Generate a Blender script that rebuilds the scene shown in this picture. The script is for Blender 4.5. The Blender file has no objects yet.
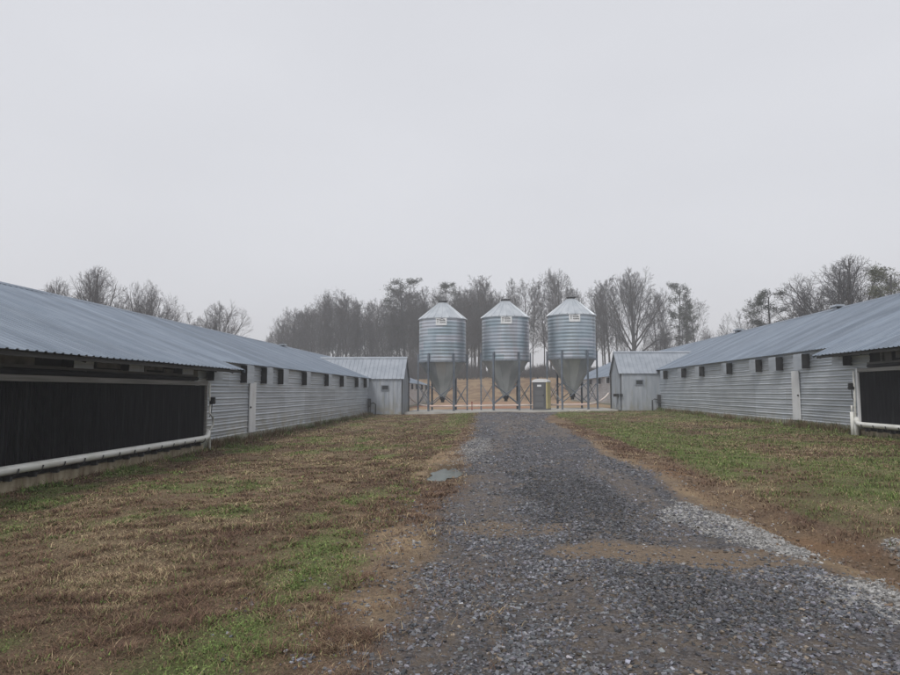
import bpy, math, random
import numpy as np
from mathutils import Vector, Matrix
R = math.radians
S = bpy.context.scene
C = S.collection

# ---------------------------------------------------------------- camera, world, sun, exposure
F = 660.0; VX = 487.0; HY = 392.0; CZ = 1.5        # lens in photo pixels, vanishing point of the lane, eye height
cam = bpy.data.cameras.new('camera'); cam.sensor_width = 36; cam.lens = 36 * F / 900
cam.clip_start = .05; cam.clip_end = 2000
co = bpy.data.objects.new('camera', cam); C.objects.link(co)
co.location = (0, 0, CZ); co.rotation_euler = (R(90) + math.atan(54.5 / F), 0, math.atan(37 / F))
S.camera = co

SUN_EL, SUN_AZ = 52, 205          # degrees; azimuth measured clockwise from +Y
w = bpy.data.worlds.new('World'); S.world = w; w.use_nodes = True
nt = w.node_tree; nt.nodes.clear()
def nn(t, ty, **k):
    n = t.nodes.new(ty)
    for a, b in k.items(): setattr(n, a, b)
    return n
wo = nn(nt, 'ShaderNodeOutputWorld'); bg = nn(nt, 'ShaderNodeBackground')
sky = nn(nt, 'ShaderNodeTexSky', sky_type='NISHITA', sun_disc=False)
sky.sun_elevation = R(SUN_EL); sky.sun_rotation = R(SUN_AZ); sky.air_density = 1.5; sky.dust_density = 5
tc = nn(nt, 'ShaderNodeTexCoord'); mp = nn(nt, 'ShaderNodeMapping'); mp.inputs['Scale'].default_value = (1, 1, 2.6)
nz = nn(nt, 'ShaderNodeTexNoise'); nz.inputs['Scale'].default_value = 1.7; nz.inputs['Detail'].default_value = 3; nz.inputs['Roughness'].default_value = .45
cr = nn(nt, 'ShaderNodeValToRGB')
cr.color_ramp.elements[0].position = .3; cr.color_ramp.elements[0].color = (5.7, 5.78, 6.15, 1)
cr.color_ramp.elements[1].position = .72; cr.color_ramp.elements[1].color = (6.2, 6.28, 6.65, 1)
mx = nn(nt, 'ShaderNodeMix', data_type='RGBA'); mx.inputs[0].default_value = .965
L = nt.links.new
L(tc.outputs['Generated'], mp.inputs[0]); L(mp.outputs[0], nz.inputs['Vector']); L(nz.outputs[0], cr.inputs[0])
L(sky.outputs[0], mx.inputs[6]); L(cr.outputs[0], mx.inputs[7]); L(mx.outputs[2], bg.inputs[0])
bg.inputs[1].default_value = .1
L(bg.outputs[0], wo.inputs[0])

sl = bpy.data.lights.new('sun', 'SUN'); sl.energy = 1.5; sl.angle = R(14); sl.color = (1, .97, .93)
so = bpy.data.objects.new('sun', sl); C.objects.link(so)
el, az = R(SUN_EL), R(SUN_AZ)
so.rotation_euler = Vector((math.sin(az) * math.cos(el), math.cos(az) * math.cos(el), math.sin(el))).to_track_quat('Z', 'Y').to_euler()
vs = S.view_settings; vs.view_transform = 'Standard'; vs.look = 'None'; vs.gamma = 1; vs.exposure = .3; vs.use_curve_mapping = False

# ---------------------------------------------------------------- helpers
def tag(o, label=None, cat=None, group=None, kind=None):
    if label: o['label'] = label
    if cat: o['category'] = cat
    if group: o['group'] = group
    if kind: o['kind'] = kind
    return o
def empty(name, loc):
    o = bpy.data.objects.new(name, None); C.objects.link(o); o.location = loc; o.empty_display_size = .3
    return o
def np_mesh(name, V, nper, idx, mat, col=None, smooth=False):
    """V (n,3); all faces with nper corners; idx flat"""
    me = bpy.data.meshes.new(name); V = np.asarray(V, dtype=np.float32); idx = np.asarray(idx, dtype=np.int32).ravel()
    nf = len(idx) // nper
    me.vertices.add(len(V)); me.vertices.foreach_set('co', V.ravel())
    me.loops.add(len(idx)); me.loops.foreach_set('vertex_index', idx)
    me.polygons.add(nf); me.polygons.foreach_set('loop_start', np.arange(nf, dtype=np.int32) * nper)
    me.polygons.foreach_set('loop_total', np.full(nf, nper, dtype=np.int32))
    me.polygons.foreach_set('use_smooth', np.full(nf, smooth))
    if col is not None:
        a = me.attributes.new('tint', 'FLOAT_COLOR', 'POINT')
        c4 = np.ones((len(V), 4), dtype=np.float32); c4[:, :col.shape[1]] = col
        a.data.foreach_set('color', c4.ravel())
    me.update(); me.validate()
    me.materials.append(mat)
    return me
class MB:
    """gathers shapes; build() links ONE mesh object. World coordinates; origin moved to parent."""
    def __init__(s): s.v = []; s.f = []
    def quad(s, *p):
        n = len(s.v); s.v += [tuple(q) for q in p]; s.f.append(tuple(range(n, n + len(p)))); return s
    def box(s, x0, x1, y0, y1, z0, z1, M=None):
        if x0 > x1: x0, x1 = x1, x0
        n = len(s.v)
        for p in [(x0,y0,z0),(x1,y0,z0),(x1,y1,z0),(x0,y1,z0),(x0,y0,z1),(x1,y0,z1),(x1,y1,z1),(x0,y1,z1)]:
            s.v.append(tuple(M @ Vector(p)) if M else p)
        for f in [(0,3,2,1),(4,5,6,7),(0,1,5,4),(1,2,6,5),(2,3,7,6),(3,0,4,7)]: s.f.append(tuple(n + i for i in f))
        return s
    def prism(s, pts, d):
        """polygon pts (3d) extruded by vector d"""
        n = len(s.v); k = len(pts); d = Vector(d)
        s.v += [tuple(p) for p in pts] + [tuple(Vector(p) + d) for p in pts]
        s.f.append(tuple(range(n, n + k))); s.f.append(tuple(range(n + 2 * k - 1, n + k - 1, -1)))
        for i in range(k):
            j = (i + 1) % k; s.f.append((n + i, n + k + i, n + k + j, n + j))
        return s
    def tube(s, pts, r, sides=8, cap=True):
        pts = [Vector(p) for p in pts]; rs = r if isinstance(r, (list, tuple)) else [r] * len(pts)
        n0 = len(s.v)
        for i, p in enumerate(pts):
            t = (pts[min(i + 1, len(pts) - 1)] - pts[max(i - 1, 0)]).normalized()
            u = t.orthogonal().normalized() if abs(t.z) > .95 else t.cross(Vector((0, 0, 1))).normalized()
            v = t.cross(u)
            for k in range(sides):
                a = 2 * math.pi * k / sides
                s.v.append(tuple(p + (u * math.cos(a) + v * math.sin(a)) * rs[i]))
        for i in range(len(pts) - 1):
            for k in range(sides):
                a = n0 + i * sides + k; b = n0 + i * sides + (k + 1) % sides
                s.f.append((a, b, b + sides, a + sides))
        if cap:
            s.f.append(tuple(n0 + k for k in range(sides))[::-1]); e = n0 + (len(pts) - 1) * sides
            s.f.append(tuple(e + k for k in range(sides)))
        return s
    def lathe(s, cx, cy, prof, sides=48, a0=0):
        n0 = len(s.v)
        for r, z in prof:
            for k in range(sides):
                a = a0 + 2 * math.pi * k / sides; s.v.append((cx + r * math.cos(a), cy + r * math.sin(a), z))
        for i in range(len(prof) - 1):
            for k in range(sides):
                a = n0 + i * sides + k; b = n0 + i * sides + (k + 1) % sides
                s.f.append((a, b, b + sides, a + sides))
        return s
    def build(s, name, mat, parent=None, smooth=False, origin=None):
        me = bpy.data.meshes.new(name)
        off = Vector(parent.matrix_world.translation) if parent and parent.parent is None else Vector((0, 0, 0))
        if parent is not None:
            off = Vector(parent.location)
            if parent.parent: off = off + Vector(parent.parent.location)
        if origin is not None and parent is None: off = Vector(origin)
        me.from_pydata([tuple(Vector(v) - off) for v in s.v], [], s.f)
        me.materials.append(mat); me.update()
        if smooth:
            for p in me.polygons: p.use_smooth = True
        o = bpy.data.objects.new(name, me); C.objects.link(o)
        if parent: o.parent = parent
        elif origin is not None: o.location = origin
        return o

# value noise
def _h(ix, iy, seed):
    n = (ix.astype(np.int64) * 374761393 + iy.astype(np.int64) * 668265263 + seed * 974711) & 0x7fffffff
    n = ((n ^ (n >> 13)) * 1274126177) & 0x7fffffff
    return ((n ^ (n >> 16)) & 0xffff) / 65535.0
def vn(x, y, seed=0):
    x = np.asarray(x, float); y = np.asarray(y, float)
    ix = np.floor(x); iy = np.floor(y); fx = x - ix; fy = y - iy
    fx = fx * fx * (3 - 2 * fx); fy = fy * fy * (3 - 2 * fy)
    a = _h(ix, iy, seed); b = _h(ix + 1, iy, seed); c = _h(ix, iy + 1, seed); d = _h(ix + 1, iy + 1, seed)
    return (a * (1 - fx) + b * fx) * (1 - fy) + (c * (1 - fx) + d * fx) * fy
def fbm(x, y, seed=0, oc=4):
    t = 0; a = .5; s = 0
    for i in range(oc):
        t = t + a * vn(x * 2 ** i + 17.3 * i, y * 2 ** i - 9.1 * i, seed + i); s += a; a *= .55
    return t / s
def ss(a, b, x):
    t = np.clip((np.asarray(x, float) - a) / (b - a), 0, 1); return t * t * (3 - 2 * t)
def ell(x, y, cx, cy, rx, ry, rot=0):
    dx = x - cx; dy = y - cy; c, s_ = math.cos(rot), math.sin(rot)
    return np.sqrt(((dx * c + dy * s_) / rx) ** 2 + ((-dx * s_ + dy * c) / ry) ** 2)

# ---------------------------------------------------------------- materials
def mat(name, col=(.5, .5, .5), rough=.6, metal=0, spec=None):
    m = bpy.data.materials.new(name); m.use_nodes = True
    b = m.node_tree.nodes['Principled BSDF']
    b.inputs['Base Color'].default_value = (*col, 1); b.inputs['Roughness'].default_value = rough; b.inputs['Metallic'].default_value = metal
    if spec is not None: b.inputs['Specular IOR Level'].default_value = spec
    return m
def noisy(name, c1, c2, rough=.6, metal=0, scale=3., stretch=(1, 1, 1), detail=6, lo=.35, hi=.65, bump=0, bscale=40., rvar=0, dist=0, c3=None, s3=1., st3=(1, 1, 1), lo3=.5, hi3=.7, amt3=1., sheet=None, ring=False, splash=False):
    m = mat(name, c1, rough, metal); t = m.node_tree; l = t.links.new; b = t.nodes['Principled BSDF']
    g = nn(t, 'ShaderNodeNewGeometry'); mp = nn(t, 'ShaderNodeMapping'); mp.inputs['Scale'].default_value = stretch
    l(g.outputs['Position'], mp.inputs[0])
    n = nn(t, 'ShaderNodeTexNoise'); n.inputs['Scale'].default_value = scale; n.inputs['Detail'].default_value = detail; n.inputs['Distortion'].default_value = dist
    l(mp.outputs[0], n.inputs['Vector'])
    mr = nn(t, 'ShaderNodeMapRange'); mr.inputs[1].default_value = lo; mr.inputs[2].default_value = hi; l(n.outputs[0], mr.inputs[0])
    x = nn(t, 'ShaderNodeMix', data_type='RGBA'); x.inputs[6].default_value = (*c1, 1); x.inputs[7].default_value = (*c2, 1)
    l(mr.outputs[0], x.inputs[0]); out = x.outputs[2]
    if c3 is not None:
        mp3 = nn(t, 'ShaderNodeMapping'); mp3.inputs['Scale'].default_value = st3; l(g.outputs['Position'], mp3.inputs[0])
        n3 = nn(t, 'ShaderNodeTexNoise'); n3.inputs['Scale'].default_value = s3; n3.inputs['Detail'].default_value = 8; l(mp3.outputs[0], n3.inputs['Vector'])
        m3 = nn(t, 'ShaderNodeMapRange'); m3.inputs[1].default_value = lo3; m3.inputs[2].default_value = hi3; m3.inputs[4].default_value = amt3; l(n3.outputs[0], m3.inputs[0])
        x3 = nn(t, 'ShaderNodeMix', data_type='RGBA'); x3.inputs[7].default_value = (*c3, 1); l(m3.outputs[0], x3.inputs[0]); l(out, x3.inputs[6]); out = x3.outputs[2]
    if splash:                                            # mud and lichen thrown up on the foot of the wall
        sz = nn(t, 'ShaderNodeSeparateXYZ'); l(g.outputs['Position'], sz.inputs[0])
        a1 = nn(t, 'ShaderNodeMapRange'); a1.inputs[1].default_value = .05; a1.inputs[2].default_value = .85; a1.inputs[3].default_value = .75; a1.inputs[4].default_value = 0; l(sz.outputs[2], a1.inputs[0])
        ns_ = nn(t, 'ShaderNodeTexNoise'); ns_.inputs['Scale'].default_value = 2.2; ns_.inputs['Detail'].default_value = 7; l(g.outputs['Position'], ns_.inputs['Vector'])
        a2 = nn(t, 'ShaderNodeMath', operation='MULTIPLY', use_clamp=True); l(a1.outputs[0], a2.inputs[0])
        a3 = nn(t, 'ShaderNodeMapRange'); a3.inputs[1].default_value = .35; a3.inputs[2].default_value = .65; l(ns_.outputs[0], a3.inputs[0]); l(a3.outputs[0], a2.inputs[1])
        xs2 = nn(t, 'ShaderNodeMix', data_type='RGBA'); xs2.inputs[7].default_value = (.36, .33, .24, 1); l(a2.outputs[0], xs2.inputs[0]); l(out, xs2.inputs[6]); out = xs2.outputs[2]
    if sheet or ring:                                     # each metal sheet has its own tone
        sx = nn(t, 'ShaderNodeSeparateXYZ'); cb = nn(t, 'ShaderNodeCombineXYZ')
        def mth(op, *a):
            q = nn(t, 'ShaderNodeMath', operation=op)
            for i_, v_ in enumerate(a):
                if isinstance(v_, (int, float)): q.inputs[i_].default_value = v_
                else: l(v_, q.inputs[i_])
            return q.outputs[0]
        if ring:
            tcx = nn(t, 'ShaderNodeTexCoord'); l(tcx.outputs['Object'], sx.inputs[0])
            zr_ = mth('FLOOR', mth('DIVIDE', sx.outputs[2], .515)); an = mth('DIVIDE', mth('ARCTAN2', sx.outputs[1], sx.outputs[0]), 1.0472)
            oi = nn(t, 'ShaderNodeObjectInfo')
            l(mth('FLOOR', mth('ADD', an, mth('MULTIPLY', zr_, .37))), cb.inputs[0]); l(zr_, cb.inputs[1]); l(oi.outputs['Random'], cb.inputs[2])
        else:
            l(g.outputs['Position'], sx.inputs[0])
            l(mth('FLOOR', mth('DIVIDE', sx.outputs[1], sheet[0])), cb.inputs[0]); l(mth('FLOOR', mth('DIVIDE', sx.outputs[2], sheet[1])), cb.inputs[1])
        wn = nn(t, 'ShaderNodeTexWhiteNoise'); wn.noise_dimensions = '3D'; l(cb.outputs[0], wn.inputs['Vector'])
        amp = .13 if ring else .14
        sc_ = nn(t, 'ShaderNodeVectorMath', operation='SCALE'); l(out, sc_.inputs[0]); l(mth('MULTIPLY_ADD', wn.outputs[0], 2 * amp, 1 - amp), sc_.inputs['Scale']); out = sc_.outputs[0]
        if ring:
            rp = nn(t, 'ShaderNodeValToRGB'); rp.color_ramp.elements[0].color = (.95, 1.02, 1.03, 1); rp.color_ramp.elements[1].color = (1.05, .98, .985, 1); l(wn.outputs[0], rp.inputs[0])
            vm = nn(t, 'ShaderNodeVectorMath', operation='MULTIPLY'); l(out, vm.inputs[0]); l(rp.outputs[0], vm.inputs[1]); out = vm.outputs[0]
    l(out, b.inputs['Base Color'])
    if rvar:
        r = nn(t, 'ShaderNodeMapRange'); r.inputs[3].default_value = rough - rvar; r.inputs[4].default_value = rough + rvar; l(n.outputs[0], r.inputs[0]); l(r.outputs[0], b.inputs['Roughness'])
    if bump:
        n2 = nn(t, 'ShaderNodeTexNoise'); n2.inputs['Scale'].default_value = bscale; n2.inputs['Detail'].default_value = 4; l(g.outputs['Position'], n2.inputs['Vector'])
        bp = nn(t, 'ShaderNodeBump'); bp.inputs['Strength'].default_value = bump; bp.inputs['Distance'].default_value = .02; l(n2.outputs[0], bp.inputs['Height']); l(bp.outputs[0], b.inputs['Normal'])
    return m
M = {}
M['roof'] = noisy('roof_metal', (.15, .185, .235), (.22, .26, .315), .55, .35, 1.1, (.5, 1.6, .5), 8, .35, .65, .25, 6, .08, .6, (.13, .16, .20), 2.2, (.35, 1.4, .35), .52, .72, .55, sheet=(.9144, 50.))
M['roof2'] = noisy('shed_roof_metal', (.36, .39, .43), (.27, .30, .34), .45, .4, 1.5, (1, 1, 1), 6, .35, .7, .2, 8, .08)
M['wall'] = noisy('wall_metal', (.46, .50, .545), (.57, .605, .645), .40, .45, .9, (.4, 1, 2.2), 8, .35, .65, .15, 6, .1, .4, (.31, .34, .37), 1.3, (.3, .35, 6), .5, .75, .6, sheet=(3.05, .82), splash=True)
M['shedwall'] = noisy('shed_wall_metal', (.36, .395, .44), (.48, .51, .55), .45, .45, 1.6, (2.2, 2.2, .35), 8, .35, .65, .15, 8, .08, .3, (.28, .28, .22), 2., (2, 2, .4), .55, .75, .6, splash=True)
M['concrete'] = noisy('concrete', (.36, .345, .29), (.22, .20, .15), .9, 0, 2., (1, .6, 3), 8, .35, .7, .4, 20)
M['mossy'] = noisy('mossy_concrete', (.30, .31, .25), (.20, .20, .14), .9, 0, 2.5, (1, 1, 2), 8, .35, .7, .4, 20, c3=(.40, .39, .33), s3=4, amt3=.8)
M['stained'] = noisy('stained_concrete', (.44, .38, .27), (.21, .16, .10), .9, 0, 2., (1, 3., .5), 8, .35, .7, .4, 20)
M['padc'] = noisy('slab_concrete', (.48, .47, .44), (.36, .35, .32), .85, 0, 1.5, (1, 1, 1), 8, .35, .7, .3, 20)
M['pvc'] = noisy('white_pvc', (.72, .72, .68), (.52, .51, .45), .4, 0, 2.5, (1, 1, 3), 6, .45, .8)
M['white'] = noisy('white_paint', (.72, .73, .74), (.58, .58, .57), .5, 0, 3, (1, 1, .5), 6, .45, .8)
M['wood'] = noisy('weathered_wood', (.24, .235, .225), (.15, .145, .135), .8, 0, 3, (1, .3, 8), 6)
M['fascia'] = noisy('dark_fascia', (.07, .07, .068), (.04, .04, .04), .8, 0, 3, (1, .3, 6), 6)
M['plywood'] = noisy('plywood', (.26, .255, .245), (.12, .115, .11), .8, 0, 3, (1, 1, 1), 6)
M['black'] = mat('black_plastic', (.015, .015, .017), .5)
M['dark'] = noisy('painted_shade', (.012, .012, .014), (.03, .03, .032), .9, 0, 3)  # painted shade for hood ends, vent mouths and the gap behind the pipe
M['curtain_shade'] = noisy('dark_curtain_shade', (.022, .022, .026), (.045, .045, .05), .6, 0, 2., (1, 1, 5), 6)  # curtain cloth; also the interior darkness painted on the core wall
M['steel'] = noisy('galvanised_steel', (.20, .225, .26), (.29, .315, .35), .5, .5, 6)
M['legsteel'] = noisy('weathered_leg_steel', (.12, .145, .18), (.19, .215, .25), .5, .4, 3)
M['strap'] = noisy('dark_steel', (.05, .052, .056), (.09, .09, .095), .5, .4, 6)
M['binroof'] = noisy('bin_roof_metal', (.42, .455, .49), (.52, .55, .58), .42, .4, 2, (1, 1, .4), 5)
M['bark'] = noisy('bark', (.085, .08, .08), (.05, .048, .048), .95, 0, 4, (1, 1, .3), 5)
M['twig'] = noisy('twigs', (.075, .07, .073), (.05, .047, .05), .95, 0, 1, (1, 1, 1), 3)
M['needle'] = noisy('pine_needles', (.020, .028, .018), (.040, .05, .028), .8, 0, 1.2, (1, 1, 1), 5)
M['needle2'] = noisy('olive_needles', (.075, .085, .045), (.11, .115, .06), .8, 0, 1.2, (1, 1, 1), 5)
M['potty'] = mat('dark_grey_plastic', (.095, .098, .105), .5)
M['yellow'] = mat('yellow_panel', (.55, .47, .22), .5)
M['red'] = noisy('rusty_stake', (.28, .07, .05), (.2, .05, .04), .7)

def attr_mat(name, rough=.85, spec=.25, var=.25, vscale=30., trans=0):
    m = mat(name, rough=rough, spec=spec); t = m.node_tree; l = t.links.new; b = t.nodes['Principled BSDF']
    a = nn(t, 'ShaderNodeAttribute', attribute_name='tint'); g = nn(t, 'ShaderNodeNewGeometry')
    n = nn(t, 'ShaderNodeTexNoise'); n.inputs['Scale'].default_value = vscale; n.inputs['Detail'].default_value = 3; l(g.outputs['Position'], n.inputs['Vector'])
    mr = nn(t, 'ShaderNodeMapRange'); mr.inputs[1].default_value = .3; mr.inputs[2].default_value = .7; mr.inputs[3].default_value = 1 - var; mr.inputs[4].default_value = 1 + var; l(n.outputs[0], mr.inputs[0])
    v = nn(t, 'ShaderNodeVectorMath', operation='SCALE'); l(a.outputs['Color'], v.inputs[0]); l(mr.outputs[0], v.inputs['Scale'])
    l(v.outputs[0], b.inputs['Base Color'])
    return m
M['stone'] = attr_mat('slate_stone', .6, .4, .2, 60.)
M['blade'] = attr_mat('grass_blades', .8, .2, .15, 3.)

# ground: vertex tint + fine noise; alpha = gravel amount
def ground_mat():
    m = mat('ground_soil', rough=.95, spec=.2); t = m.node_tree; l = t.links.new; b = t.nodes['Principled BSDF']
    a = nn(t, 'ShaderNodeAttribute', attribute_name='tint'); g = nn(t, 'ShaderNodeNewGeometry')
    def noise(sc, det, lo, hi, o0, o1, rough=.6):
        n = nn(t, 'ShaderNodeTexNoise'); n.inputs['Scale'].default_value = sc; n.inputs['Detail'].default_value = det; n.inputs['Roughness'].default_value = rough
        l(g.outputs['Position'], n.inputs['Vector']); r = nn(t, 'ShaderNodeMapRange')
        for i, v in ((1, lo), (2, hi), (3, o0), (4, o1)): r.inputs[i].default_value = v
        l(n.outputs[0], r.inputs[0]); return n, r
    n1, r1 = noise(22., 6, .3, .7, .62, 1.4, .75)
    v = nn(t, 'ShaderNodeVectorMath', operation='SCALE'); l(a.outputs['Color'], v.inputs[0]); l(r1.outputs[0], v.inputs['Scale'])
    vo = nn(t, 'ShaderNodeTexVoronoi'); vo.inputs['Scale'].default_value = 48.; vo.inputs['Randomness'].default_value = 1
    l(g.outputs['Position'], vo.inputs['Vector'])
    sp = nn(t, 'ShaderNodeSeparateColor'); l(vo.outputs['Color'], sp.inputs[0])
    cr = nn(t, 'ShaderNodeValToRGB'); e = cr.color_ramp.elements
    e[0].position = 0; e[0].color = (.05, .05, .058, 1); e[1].position = 1; e[1].color = (.26, .26, .28, 1)
    x = e.new(.55); x.color = (.11, .11, .125, 1)
    l(sp.outputs[0], cr.inputs[0])
    mi = nn(t, 'ShaderNodeMix', data_type='RGBA'); l(v.outputs[0], mi.inputs[6]); l(cr.outputs[0], mi.inputs[7])
    n2, r2 = noise(7., 5, .38, .58, 0., .85, .7)
    mu = nn(t, 'ShaderNodeMath', operation='MULTIPLY'); l(a.outputs['Alpha'], mu.inputs[0]); l(r2.outputs[0], mu.inputs[1]); l(mu.outputs[0], mi.inputs[0])
    l(mi.outputs[2], b.inputs['Base Color'])
    n3, r3 = noise(35., 6, 0, 1, 0, 1, .8)
    ad = nn(t, 'ShaderNodeMath', operation='MULTIPLY_ADD'); l(vo.outputs['Distance'], ad.inputs[0]); ad.inputs[1].default_value = -.6; l(r3.outputs[0], ad.inputs[2])
    bp = nn(t, 'ShaderNodeBump'); bp.inputs['Strength'].default_value = .9; bp.inputs['Distance'].default_value = .035; l(ad.outputs[0], bp.inputs['Height']); l(bp.outputs[0], b.inputs['Normal'])
    return m
M['ground'] = ground_mat()

# ---------------------------------------------------------------- ground height and colour fields
def road_edges(y):
    n1 = (fbm(y * .35, y * 0 + 3, 5, 3) - .5) * .7; n2 = (fbm(y * .3, y * 0 + 9, 8, 3) - .5) * .8
    flare = ss(36, 47, y)
    return -.62 + n1 - .25 * flare, 2.95 + n2 + 1.6 * flare + .012 * np.clip(y - 8, 0, 40)
def road_mask(x, y):
    a, b = road_edges(y); e = (fbm(x * 1.6, y * 1.6, 21, 4) - .5) * .9
    sl = .22; m = ss(a - sl, a + .4, x + e * .6) * (1 - ss(b - .3, b + .2, x + e * .5))
    return m * (1 - ss(46.6, 47.2, y))
def bare_mask(x, y):
    e = (fbm(x * 1.8, y * 1.8, 33, 4) - .5)
    d = 1 - ss(.7, 1.15, ell(x, y, 1.95, 6.3, 1.25, .5) + e * 1.1)
    d2 = 1 - ss(.6, 1.2, ell(x, y, -.88, 6.3, .34, 2.1, .03) + e * 1.2)
    d3 = 1 - ss(.6, 1.2, ell(x, y, -.95, 14., .5, 3.6) + e * 1.2)
    d5 = (1 - ss(.5, 1.2, ell(x, y, .25, 7.4, .9, .35) + e * 1.2)) * .8
    a, b = road_edges(y)
    ww = 1.15 - .85 * ss(8.5, 15, y)
    d4 = ss(b - .25, b + .1, x) * (1 - ss(b + ww * .6, b + ww * 1.15, x + e * .9)) * (1 - .8 * ss(16, 30, y + 8 * e))
    return np.clip(np.maximum.reduce([d, d2, d3, d4, d5]), 0, 1)
def pale_mask(x, y):
    e = (fbm(x * 2.2, y * 2.2, 44, 4) - .5)
    p = 1 - ss(.75, 1.15, ell(x, y, 2.68, 7.75, .46, 1.55, .16) + e * .9)
    p2 = 1 - ss(.6, 1.2, ell(x, y, 2.98, 4.75, .42, 1.1, .12) + e)
    p3 = (1 - ss(.6, 1.2, ell(x, y, -.3, 18.5, .45, 3.5) + e * 1.4)) * .4
    p4 = (1 - ss(.6, 1.2, ell(x, y, 4.2, 6.5, .35, .7) + e)) * .8
    return np.clip(np.maximum.reduce([p, p2, p3, p4]), 0, 1)
def gz(x, y):
    x = np.asarray(x, float); y = np.asarray(y, float)
    z = np.interp(x, [-60, -8.6, -4, -1.4, -.6, 1.2, 3., 5, 12, 60], [-.3, -.2, -.14, -.05, .0, .045, .0, .04, .17, .4])
    z = z + .05 * ss(25, 47, y)
    a, b = road_edges(y)
    z = z - .17 * np.exp(-((x - b - .75) / .38) ** 2) * (1 - ss(8, 17, y)) * ss(1, 4, y)
    near = 1 - ss(60, 90, y)
    z = z + ((fbm(x * .55, y * .55, 1, 4) - .5) * .10 + (fbm(x * 3.1, y * 3.1, 2, 3) - .5) * .035) * near * (1 - .5 * ss(-8, -8.6, x)) * (1 - ss(44, 47, y) * .8)
    rm = road_mask(x, y)
    z = z + rm * ((fbm(x * 6, y * 6, 3, 3) - .5) * .03 - .025 * np.exp(-((x - .35) / .3) ** 2) - .025 * np.exp(-((x - 2.1) / .3) ** 2))
    z = z - .05 * (1 - ss(.6, 1.3, ell(x, y, -.78, 12.6, .38, 1.25)))
    hill = ss(96, 128, y) * 4.2 + np.clip(y - 128, 0, 60) * .02 + (fbm(x * .05, y * .05, 12, 3) - .5) * 1.4 * ss(100, 120, y)
    return z + hill
def low_gravel(x, y):
    e = (fbm(x * 2.1, y * 2.1, 141, 4) - .5) * 1.5
    f = lambda *a: 1 - ss(.55, 1.2, ell(x, y, *a) + e)
    n = ss(.60, .72, fbm(x * 2.6, y * 1.5, 151, 4))
    return np.clip(np.maximum.reduce([f(.72, 4.2, .2, 1.5) * .8, f(2.3, 4.0, .7, 1.0) * .5, f(.05, 10.5, .4, 3.4) * .55, f(2.25, 10.5, .22, 3.5) * .8, n * .8]), 0, 1)
def dark_mound(x, y):
    e = (fbm(x * 1.8, y * .9, 161, 4) - .5) * 1.1
    return np.maximum(1 - ss(.6, 1.2, ell(x, y, 1.15, 10.2, .75, 3.6, .03) + e), (1 - ss(.6, 1.2, ell(x, y, 1.5, 5.2, .7, .9) + e)) * .8)
def gcolour(x, y):
    """returns rgb albedo and gravel amount"""
    x = np.asarray(x, float); y = np.asarray(y, float)
    A = lambda c: np.array(c)[None, :]
    n1 = fbm(x * .6, y * .35, 61, 4)[:, None]; n2 = fbm(x * 1.7, y * 1.1, 71, 4)[:, None]
    c = A((.135, .088, .062)) * (1 - ss(.4, .62, n1)) + A((.21, .15, .10)) * ss(.4, .62, n1)
    c = c * (1 - .4 * ss(.5, .66, n2)) + A((.28, .21, .13)) * .4 * ss(.5, .66, n2)
    g = green_p(x, y)[:, None]
    c = c * (1 - g * .85) + A((.14, .18, .06)) * g * .85
    bm = bare_mask(x, y)[:, None]; rm = road_mask(x, y)[:, None]; pm = pale_mask(x, y)[:, None]
    dn = fbm(x * 2.5, y * 2.5, 91, 4)[:, None]
    dirt = A((.23, .17, .115)) * (1 - ss(.4, .6, dn)) + A((.33, .24, .15)) * ss(.4, .6, dn)
    right = ss(3.0, 3.4, x)[:, None] * (1 - ss(16, 24, y))[:, None]
    dirt = dirt * (1 - .55 * right) + A((.13, .08, .05)) * .55 * right
    orange = right * ss(.55, .68, fbm(x * 1.3, y * 1.3, 95, 3))[:, None]
    dirt = dirt * (1 - .35 * orange) + A((.27, .14, .065)) * .35 * orange
    c = c * (1 - bm) + dirt * bm
    st = fbm(x * 1.6, y * .22, 111, 4)[:, None]
    lw = np.maximum(low_gravel(x, y)[:, None], ss(.46, .62, st) * .8)
    rc = A((.10, .097, .10)) * (1 - lw) + A((.205, .165, .128)) * lw
    rc = rc * (1 - bm * .8) + A((.27, .20, .135)) * bm * .8
    c = c * (1 - rm) + rc * rm
    wet = 1 - ss(1.0, 1.75, ell(x, y, -.78, 12.6, .30, 1.2) + (fbm(x * 5, y * 3, 171, 3) - .5) * .7)[:, None]
    c = c * (1 - .5 * wet)
    c = c * (1 - pm * .8) + A((.28, .27, .255)) * pm * .8
    far = ss(54, 58, y)[:, None]; fn = fbm(x * .12, y * .25, 101, 4)[:, None]
    red = A((.36, .19, .12)) * (1 - ss(.4, .6, fn)) + A((.34, .25, .16)) * ss(.4, .6, fn)
    fn = fbm(x * .8, y * .9, 105, 5)[:, None]
    tan = A((.29, .205, .125)) * (1 - ss(.42, .58, fn)) + A((.19, .125, .08)) * ss(.42, .58, fn)
    h = ss(92, 102, y)[:, None]
    c = c * (1 - far) + (red * (1 - h) + tan * h) * far
    am = (rm * (1 - .75 * bm) * (1 - .3 * lw))[:, 0]
    return c, am
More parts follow.
